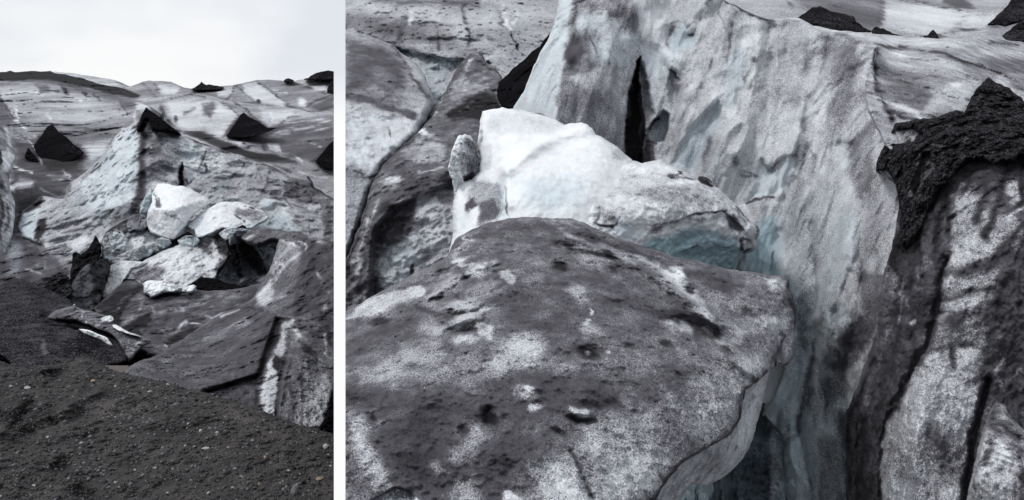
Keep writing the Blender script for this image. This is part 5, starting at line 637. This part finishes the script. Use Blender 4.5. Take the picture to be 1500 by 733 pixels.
mass('ice_fin', coarse, [(1457,587),(1465,590),(1473,593),(1480,608),(1488,618),(1500,630),(1650,640),(1650,750),(1410,750),(1415,733),(1418,719),(1425,690),(1431,664),(1437,640),(1444,616),(1450,600)],
  [(1457,587,8),(1417,733,7.5),(1510,640,7.4),(1510,740,6.8),(1450,700,7)],
  [poly('d',.55,6,(1455,590),(1475,600),(1490,640),(1460,640),(1445,625)), poly('d',.28,7,(1440,660),(1470,640),(1485,680),(1480,750),(1420,750)), line('d',.6,5,(1455,640),(1440,700),(1432,750)), line('d',.66,6,(1488,640),(1500,700),(1500,750)), line('h',.12,5,(1455,640),(1440,720)), line('d',.2,6,(1472,670),(1468,740))],
  dirt=.42, disp=(.12,30), fine=(.04,5), patch=(.2,12), flow=(105,1.8), roll=(7,.4), thick=1.5, rough=2, lab=thing('tapering speckled ice fin at the lower right corner, beyond a dark cleft','ice fin'))

# ---- foot of the crevasse, its deep shade painted into the ice colour
mass('ice_wall', smooth_ice, [(990,640),(1060,600),(1120,590),(1150,640),(1150,750),(980,750)], [(990,700,10),(1060,640,13.5),(1140,640,14),(1060,745,12.5),(980,745,9.5),(1140,745,13)],
  [poly('d',.62,4,(1046,640),(1130,590),(1130,750),(1042,750)), poly('d',.3,3,(980,690),(1046,712),(1040,750),(980,750)), poly('b',3,3,(1048,640),(1120,600),(1125,700),(1120,750),(1044,750))], dirt=.42, blue=1.6, disp=(.3,40), lab=thing('dark blue ice deep in the crevasse under the overhanging slab','ice wall'))

# ---- the great slab in front
slab = mass('ice_slab', coarse, [(506,457),(524,447),(541,436),(562,425),(582,414),(596,406),(609,398),(624,393),(636,387),(648,381),(655,376),(660,364),(664,356),(670,349),(677,344),(690,337),(705,330),(718,326),(732,323),(745,320),(767,318),(785,318),(800,320),(818,320),(833,320),(845,323),(857,327),(875,336),(893,344),(912,351),(931,357),(948,363),(966,368),(991,378),(1006,380),(1021,383),(1042,389),(1062,393),(1083,397),(1103,399),(1124,402),(1144,404),(1152,406),(1156,409),(1157,417),(1155,423),(1160,431),(1163,439),(1166,455),(1166,470),(1165,486),(1163,500),(1161,515),(1160,526),(1152,535),(1141,537),(1128,541),(1114,556),(1104,564),(1093,571),(1089,580),(1087,590),(1086,602),(1085,614),(1078,626),(1070,637),(1052,648),(1033,658),(1017,668),(1001,677),(990,690),(980,701),(968,718),(958,735),(952,750),(506,750)],
  [(506,457,9.4),(582,415,9.6),(655,377,10),(760,318,10.6),(860,327,10.6),(991,378,10.1),(1156,409,9.6),(1165,480,9.1),(1150,534,9.2),(1080,500,8.2),(900,480,7.5),(760,400,8.8),(700,500,7.2),(506,600,6.2),(800,620,5.9),(700,740,5.1),(506,740,5.1),(900,740,5.3),(1000,640,6.2),(1110,540,7.6),(1087,587,7.2),(1070,637,6.9),(1033,658,6.5),(980,701,6),(940,735,5.6)],
  [# back ridge and trough
   line('d',.6,7,(857,329),(893,346),(931,360),(966,371),(1021,387),(1062,397)), line('d',.75,6,(760,330),(830,335),(880,355),(930,372),(985,395),(1040,412)), line('d',.5,3,(720,328),(800,322),(850,328)), poly('d',.66,12,(690,342),(760,322),(850,335),(880,352),(850,355),(780,340),(720,350)),
   line('d',.08,3.4,(820,337),(835,345),(848,353),(870,360)), poly('d',0.28,6,(845,350),(880,360),(917,372),(960,385),(1000,400),(1012,420),(1030,445),(1045,470),(1056,490),(1030,460),(1000,430),(975,412),(962,400),(940,386),(890,368)), blobs('d',[(.1,14,11,0,990,402)])[0], line('h',.28,10,(850,352),(915,374),(985,408),(1035,455)), 
   line('h',-.6,8,(830,350),(893,372),(942,390),(966,407),(1000,434),(1025,455),(1050,480)),
   poly('d',.52,12,(1015,405),(1100,410),(1155,430),(1150,480),(1062,498),(1040,450)), poly('d',.74,10,(1010,395),(1060,402),(1085,420),(1070,432),(1040,420)), poly('d',.3,7,(1120,410),(1150,412),(1154,424),(1130,425)), line('d',.8,2.5,(1144,406),(1156,411),(1156,424)), poly('d',.3,9,(1110,470),(1150,455),(1160,490),(1155,520),(1135,495)), poly('d',.36,9,(1058,495),(1080,480),(1105,490),(1075,500)), blobs('d',[(.8,8,6,0,1011,422),(.8,9,5,0,1093,457)])[0], blobs('d',[(.8,8,5,0,1093,457)])[0],
   line('d',.82,3,(1160,430),(1166,455),(1166,486)), line('d',.8,3,(1060,502),(1095,498),(1133,494),(1152,488),(1148,500),(1130,530),(1122,545)), poly('h',-.35,4,(1062,501),(1095,498),(1133,494),(1153,487),(1140,520),(1130,545),(1110,560),(1075,530)),
   # scoop
   poly('h0',.3,4,(985,466),(1002,463),(1035,470),(1048,478),(1056,497),(1020,494),(995,488)), poly('d',0.23,6,(968,472),(985,466),(1002,466),(1012,478),(1015,490),(990,486)), poly('d',.66,3,(1005,470),(1035,471),(1048,478),(1057,498),(1020,496)), line('d',.85,2.5,(968,463),(1002,460),(1035,468),(1050,478),(1057,498)), line('h0',-.15,4,(965,462),(1002,459),(1035,466),(1052,478)), line('d',.35,6,(1056,500),(1085,500)),
   # dark sweeping top
   poly('d',.63,21,(700,380),(760,350),(830,350),(890,370),(960,410),(1000,450),(960,470),(900,500),(820,520),(760,470),(720,440)), poly('d',.46,13,(840,362),(870,362),(895,382),(880,392),(850,384)), poly('d',.56,12,(750,395),(790,375),(810,400),(780,420)), poly('d',.4,9,(832,425),(850,420),(862,440),(850,450)), blobs('d',[(.25,4,3,0,866,457),(.22,7,3,0,861,472)])[0], blobs('d',[(.25,6,3,10,861,472)])[0], poly('d',.42,7,(850,478),(870,470),(880,488),(855,492)),
   blobs('d',[(.93,11,6,25,822,390)])[0], blobs('d',[(.93,12,5,20,893,374)])[0], blobs('d',[(.94,22,9,10,862,514)])[0], blobs('d',[(.88,8,4,10,923,505)])[0], blobs('d',[(.88,9,4,10,977,505)])[0], blobs('d',[(.85,7,3,0,900,394)])[0], blobs('d',[(.8,30,6,-5,985,460)])[0], blobs('h',[(.15,22,9,10,862,514)])[0], blobs('h',[(.1,11,6,25,822,390)])[0], blobs('d',[(.5,6,3,0,862,516)])[0], blobs('d',[(.3,5,3,0,889,517)])[0],
   # flutes on the left shoulder
   line('d',.12,4,(690,375),(668,388)), line('d',.1,4,(697,383),(676,390)), line('d',.15,3,(690,350),(678,366),(664,380)), line('d',.2,3,(683,348),(668,372)), line('h',.12,4,(700,362),(672,388)), line('h',-.32,4,(694,380),(670,392)),
   poly('d',.3,3,(532,442),(580,424),(620,420),(620,430),(585,448),(540,464),(508,468)), poly('d',.38,3,(626,412),(645,396),(664,390),(660,402)), blobs('d',[(.22,15,9,-40,634,436)])[0], poly('d',.42,7,(636,424),(665,402),(680,405),(670,425),(645,440)), poly('d',.48,7,(675,420),(720,410),(735,425),(710,440),(680,438)),
   poly('d',0.28,6,(682,398),(700,386),(712,384),(714,396),(700,408),(684,404)), poly('d',0.30,6,(712,392),(724,382),(728,388),(716,398)), blobs('d',[(.3,24,11,-12,676,448)])[0], blobs('d',[(.26,24,12,-28,682,468)])[0], blobs('d',[(.36,26,14,5,629,487)])[0], poly('d',0.30,3,(696,478),(710,470),(726,484),(718,498),(700,492)), poly('d',0.33,6,(660,498),(680,490),(700,495),(690,506),(665,504)), poly('d',.38,3,(730,395),(745,392),(756,405),(750,420),(735,412)), line('d',.12,2.5,(704,458),(718,452)),
   line('h',.22,4,(618,442),(650,436),(690,440)), line('h',.22,4,(640,466),(670,458),(700,460)), line('h',.22,4,(655,484),(690,482),(715,470)), line('h',.22,4,(620,420),(640,402),(665,396)), line('h',-.33,7,(640,430),(672,408)), line('h',-.32,7,(655,450),(700,446)), line('h',-.32,7,(660,472),(706,462)), line('h',.44,5,(684,408),(712,400),(730,396)),
   line('d',.74,3,(616,446),(650,434),(690,441),(702,438)), line('d',.74,4,(655,486),(690,484),(712,472)), line('d',.74,4,(624,418),(645,400),(668,392)), line('d',.8,2,(702,438),(725,424),(756,416)), line('d',.76,3,(610,452),(660,462),(660,456)), line('h',.1,4,(540,472),(600,455)), 
   poly('d',.95,6,(540,474),(560,462),(576,470),(565,482),(545,480)), blobs('d',[(.85,14,3,-15,530,498)])[0], blobs('d',[(.85,16,3,8,540,512)])[0], poly('d',.64,15,(506,485),(600,470),(650,500),(600,510),(506,530)),
   poly('d',.38,13,(590,510),(640,505),(650,520),(625,538),(590,530)), poly('d',.36,13,(524,545),(570,530),(600,545),(580,562),(530,560)), poly('d',.34,12,(690,535),(720,525),(740,535),(728,548),(700,550)), poly('d',.36,12,(720,510),(770,490),(798,505),(780,525),(740,545),(720,535)), blobs('d',[(.32,24,14,-25,773,508)])[0], poly('d',.5,18,(600,545),(690,540),(690,560),(620,570)), poly('d',.46,12,(650,540),(700,520),(720,560),(680,575)),
   # dark waist and pits
   poly('d',.72,21,(506,570),(600,565),(680,575),(760,560),(850,540),(920,560),(900,595),(840,615),(760,620),(640,610),(560,600),(506,590)), line('d',.85,5,(506,580),(530,588),(580,595)), poly('d',.72,18,(560,600),(660,610),(680,680),(640,740),(580,700),(545,650)), poly('d',.7,21,(740,620),(800,640),(790,680),(750,690),(740,740),(690,740),(700,680)),
   poly('d',.97,6,(700,596),(716,592),(722,604),(735,612),(728,630),(712,622),(706,608)), blobs('d',[(.88,10,4,0,690,578)])[0], blobs('d',[(.9,8,4,0,740,610)])[0], blobs('d',[(.9,6,4,0,548,613)])[0], blobs('d',[(.85,8,9,0,680,630)])[0], blobs('d',[(.85,24,4,5,635,598)])[0], blobs('h',[(.14,14,16,0,716,612)])[0], blobs('h',[(.08,10,8,0,548,613)])[0], blobs('h',[(.08,9,9,0,682,630)])[0],
   poly('d',.32,13,(513,612),(528,612),(540,650),(556,680),(564,705),(548,712),(530,680),(512,640)), poly('d',.42,9,(690,620),(702,618),(708,640),(696,662),(670,675),(655,668),(680,650)), poly('d',.45,10,(625,680),(640,672),(655,690),(635,700)), poly('d',.45,12,(668,710),(690,705),(705,740),(660,740)), blobs('d',[(.5,9,5,0,520,700)])[0],
   blobs('d',[(.25,6,5,0,779,575)])[0], blobs('d',[(.32,12,5,-10,783,598)])[0], blobs('d',[(.4,18,14,0,772,575)])[0], blobs('d',[(.15,6,4,0,776,570)])[0], blobs('d',[(.3,9,5,15,840,602)])[0], blobs('d',[(.3,7,5,-10,855,604)])[0], blobs('d',[(.3,7,5,0,779,597)])[0], poly('d',.34,3,(832,594),(846,598),(862,598),(862,610),(842,611)), blobs('d',[(.2,14,6,0,750,728)])[0], blobs('d',[(.15,6,4,0,746,722)])[0],
   line('d',.92,4,(828,610),(845,616),(866,614)), line('d',.92,4,(810,628),(828,636),(838,628)), blobs('d',[(.9,18,6,8,868,592)])[0], blobs('d',[(.88,14,5,5,868,577)])[0], blobs('d',[(.86,10,4,5,893,588)])[0], blobs('d',[(.85,12,3,5,915,560)])[0], blobs('d',[(.85,9,4,0,925,603)])[0], blobs('d',[(.85,9,3,0,795,584)])[0], line('h',.25,5,(826,612),(868,618)), line('h',.25,5,(808,630),(840,634)), line('h',-.1,5,(834,602),(866,604)), blobs('h',[(.1,18,6,8,868,592)])[0],  # dark strokes at the ledges paint in their shadow
   # the big pale lower right
   poly('d',.5,15,(850,640),(870,615),(960,590),(1060,510),(1135,500),(1120,560),(1085,590),(1080,620),(1035,655),(980,695),(930,745),(780,745),(775,690),(830,665)), poly('d',.3,15,(780,690),(815,680),(840,690),(852,720),(860,745),(800,745)), blobs('d',[(.14,18,12,30,830,715)])[0], poly('d',0.34,18,(890,680),(930,655),(985,655),(990,680),(950,720),(900,745),(880,720)), poly('d',.42,15,(860,625),(910,625),(930,650),(880,670),(845,660)), poly('d',.36,13,(990,600),(1040,590),(1070,600),(1060,630),(1010,640)), poly('d',.36,13,(1060,540),(1110,520),(1125,540),(1095,565),(1060,570)),
   line('d',.82,3,(838,664),(848,678),(856,700),(872,726)), line('h',.1,4,(838,664),(848,678),(858,702),(872,728)), poly('d',.68,13,(920,560),(980,530),(1030,540),(990,580),(930,600)), line('d',.88,4.5,(1122,545),(1110,560),(1093,573),(1088,590),(1085,612),(1070,636),(1033,659),(1001,678),(980,700),(958,735)), line('h0',-.06,6,(1122,545),(1093,573),(1085,612),(1070,636),(1033,659),(980,700)),
   poly('d',.5,6,(1128,541),(1141,532),(1160,520),(1150,536),(1138,545)), line('d',.85,2,(1141,536),(1152,534)),
   poly('h0',.08,1.5,(548,736),(556,728),(563,724),(570,718),(577,715),(590,716),(598,721),(603,727),(608,738),(606,750),(545,750)), poly('d',.46,1.5,(548,736),(563,724),(577,715),(590,716),(603,727),(608,738),(606,750),(545,750)), poly('b',.7,1.5,(548,736),(563,724),(577,715),(590,716),(603,727),(608,738),(606,750),(545,750)), line('d',.93,1.6,(545,735),(563,722),(577,713),(592,714),(606,726),(612,738)), blobs('d',[(.25,5,4,0,610,730)])[0]],
  dirt=.57, disp=(.13,46), fine=(.03,6), patch=(.13,22,.64), flow=(12,1.5), roll=(5,.25), thick=3.2, rough=1.6, streak=.02, warp=5,
  lab=thing('broad dark slab of ash-speckled ice with white patches, overhanging the crevasse in front','ice slab'))

lip = mass('ice_lip', smooth_ice, [(1127,536),(1112,554),(1091,569),(1086,587),(1083,613),(1068,635),(1031,656),(999,675),(978,699),(955,735),(948,755),(978,755),(985,742),(991,734),(998,725),(1006,716),(1014,709),(1022,711),(1033,712),(1048,706),(1064,696),(1080,682),(1088,672),(1096,658),(1102,645),(1106,632),(1108,622),(1112,611),(1117,590),(1122,566),(1128,545)],
  [(1125,540,7.85),(1087,587,7.45),(1068,637,7.15),(1031,658,6.7),(978,701,6.2),(952,745,5.9),(1122,566,8.1),(1106,632,7.9),(1048,706,7.3),(988,740,6.8),(1060,675,6.9)],
  [poly('d',.33,6,(1098,592),(1110,585),(1102,635),(1085,655),(1074,645)), poly('d',.5,8,(1030,664),(1062,652),(1058,690),(1020,705)), line('d',.62,2,(1008,700),(1018,680)), poly('d',.3,5,(1100,575),(1116,562),(1112,590)), line('h',.1,5,(1090,640),(1060,680),(1020,700))],
  dirt=.43, blue=.35, disp=(.08,25), fine=(.015,4), patch=(.1,7), flow=(-50,1.5), roll=(4,.2), thick=2.2, step=1.3, rough=1)
lip.parent = slab; lip.location = lip.location - slab.location
# ---- stones lying on the gravel
def stone_mat(name, c):
    m = bpy.data.materials.new(name); m.use_nodes = True; t = m.node_tree; b = t.nodes['Principled BSDF']; b.inputs['Roughness'].default_value = .85
    n = t.nodes.new('ShaderNodeTexNoise'); n.inputs['Scale'].default_value = 40; n.inputs['Detail'].default_value = 4
    r_ = t.nodes.new('ShaderNodeValToRGB'); r_.color_ramp.elements[0].color = (*[x*.55 for x in c], 1); r_.color_ramp.elements[1].color = (*[min(1, x*1.35) for x in c], 1)
    t.links.new(n.outputs['Fac'], r_.inputs[0]); t.links.new(r_.outputs[0], b.inputs['Base Color']); return m
SM = {'pale': stone_mat('pale_stone', (.36, .36, .36)), 'grey': stone_mat('grey_stone', (.14, .145, .16)), 'tan': stone_mat('tan_stone', (.30, .235, .17)), 'dark': stone_mat('dark_stone', (.02, .02, .022))}
import bmesh
def stone(px, py, r, kind, label, group, sx=1., sz=.75):
    i = int(np.argmin((GX-px)**2 + (GY-py)**2)); p = GV[i]; rad = r*p[1]/F
    bm = bmesh.new(); bmesh.ops.create_icosphere(bm, subdivisions=3, radius=1)
    co_ = np.array([v.co for v in bm.verts]); s = px*7.13+py
    k = 1 + .38*fbm(co_+s, 1.1, 2, 3) + .08*fbm(co_+s, .35, 2, 5)
    # broken faces
    for q in range(7):
        d = np.array([math.sin(q*2.1+s), math.cos(q*1.3+s*1.7), math.sin(q*.9+s*.6)]); d /= np.linalg.norm(d)
        t_ = (co_*k[:, None]) @ d; k = np.where(t_ > .72, k*.72/np.maximum(t_, 1e-3), k)
    co_ = co_*k[:, None]*np.array([rad*sx, rad*.85, rad*sz])
    for v, c in zip(bm.verts, co_): v.co = c
    me = bpy.data.meshes.new('stone'); bm.to_mesh(me); bm.free(); me.materials.append(SM[kind])
    o = bpy.data.objects.new('stone', me); COL.objects.link(o); o.location = (p[0], p[1]-.15*rad, p[2]+.25*rad*sz); o.rotation_euler = (0, 0, s % 6.28)
    set_props(o, label, 'stone', group)
UN = [(40,569,4.6,'pale','pale split stone alone on the upper left of the gravel mound',1.2,.7), (259,595,5.2,'grey','grey-brown angular stone high on the gravel below the slab corner',.9,1.05), (477,655,5.4,'pale','large pale bluish stone near the white gap on the gravel',1.1,.8),
      (431,722,7.0,'grey','tallest grey upright stone at the bottom of the gravel',.75,1.75), (301,658,4.6,'pale','flat pale stone lying in the middle of the gravel',1.5,.55), (389,670,3.2,'tan','bright yellowish stone on the right half of the gravel',1,.9), (468,702,4.6,'tan','widest tan stone near the lower right of the gravel',1.4,.6), (136,559,3.8,'tan','tan stone on the crest side of the gravel mound, left of its middle',1.3,.6),
      (451,703,4.6,'dark','black clod beside the wide tan stone on the gravel',1,.9)]
for x, y, r, k, l, a, b in UN: stone(x, y, r, k, l, 'stones on the gravel', a, b)
PALE = [(169,566),(219,574),(245,564),(169,612),(119,650),(205,656),(238,656),(202,670),(228,686),(198,688),(169,707),(50,712),(1,728),(275,621),(294,632),(319,634),(422,690),(353,699),(340,715),(306,723),(245,722),(485,683),(271,654),(286,684),(16,566),(70,640),(254,687)]
GREY = [(217,636),(371,646),(359,690),(373,687),(345,687),(363,717),(415,706),(420,715),(415,717),(437,709),(396,680),(26,664),(100,702),(180,585),(330,612),(260,704)]
TAN = [(137,632),(334,656),(397,634),(411,708),(379,710),(209,696),(252,572),(284,655)]
for i, (x, y) in enumerate(PALE): stone(x, y, 1.9+.9*((i*37) % 10)/10, 'pale', 'small pale grey stone lying among the dark gravel', 'small pale stones on the gravel', 1+.4*((i*13) % 7)/7, .75)
for i, (x, y) in enumerate(GREY): stone(x, y, 2.2+1.0*((i*37) % 10)/10, 'grey', 'small mid-grey stone half sunk in the dark gravel', 'small grey stones on the gravel', 1+.4*((i*13) % 7)/7, .8)
for i, (x, y) in enumerate(TAN): stone(x, y, 1.9+.6*((i*37) % 10)/10, 'tan', 'small yellowish brown stone among the dark gravel', 'small tan stones on the gravel', 1.1, .8)
# ---- the gravel itself: chips nobody could count
def chips(n, mat, rmin, rmax, seed):
    g = np.random.default_rng(seed); ok_ = np.nonzero(GX < 485.5)[0]; ids = ok_[g.integers(0, len(ok_), n)]; c = GV[ids] + g.normal(0, .006, (n, 3))
    keep = (c[:, 1] > 0); c = c[keep]; n = len(c)
    r = (rmin + (rmax-rmin)*g.random(n)**4)*c[:, 1]/F
    base = np.array([(1, 0, 0), (-1, 0, 0), (0, 1, 0), (0, -1, 0), (0, 0, 1), (0, 0, -1)], float)
    fc = np.array([(0, 2, 4), (2, 1, 4), (1, 3, 4), (3, 0, 4), (2, 0, 5), (1, 2, 5), (3, 1, 5), (0, 3, 5)])
    a = g.random((n, 1))*6.28; sc = g.uniform(.6, 1.3, (n, 6, 3)); v = base[None]*sc
    x = v[..., 0]*np.cos(a)-v[..., 1]*np.sin(a); y = v[..., 0]*np.sin(a)+v[..., 1]*np.cos(a); z = v[..., 2]*.75 + v[..., 0]*g.uniform(-.5, .5, (n, 1))
    V = np.stack([x, y, z], -1)*r[:, None, None] + c[:, None, :]
    Fc = fc[None] + (np.arange(n)*6)[:, None, None]
    o = mesh_object('gravel', V.reshape(-1, 3), np.zeros((0, 4), int), Fc.reshape(-1, 3), mat, smooth_=False); o['kind'] = 'stuff'
chips(22000, stone_mat('gravel_chip', (.05, .048, .051)), .5, 3.6, 1)
chips(3500, stone_mat('dark_chip', (.018, .018, .019)), .8, 4.5, 2)
chips(2600, SM['grey'], .5, 3.8, 3); chips(800, SM['pale'], .4, 1.6, 4); chips(500, SM['tan'], .4, 1.5, 5)
# ---- unseen ground beside the white gap and behind, added to block light from below
gm = ash_ground = ice_mat(.01, 'ash')
def sheet(pts, faces): 
    o = mesh_object('ground', pts, faces, np.zeros((0, 3), int), gm, {'dirt': np.full(len(pts), .4), 'blue': np.zeros(len(pts))}, smooth_=False); o['kind'] = 'structure'
kl, kr = (489-CX)/F, (506-CX)/F
sheet([(-700, -700, -5.2), (700, -700, -5.2), (700, 4.9, -5.2), (-700, 4.9, -5.2)], [(0, 1, 2, 3)])
sheet([(-700, 4.9, -10.5), (kl*4.9-.02, 4.9, -10.5), (kl*700-.02, 700, -10.5), (-700, 700, -10.5)], [(0, 1, 2, 3)])
sheet([(kr*4.9+.02, 4.9, -9.5), (700, 4.9, -9.5), (700, 700, -9.5), (kr*700+.02, 700, -9.5)], [(0, 1, 2, 3)])
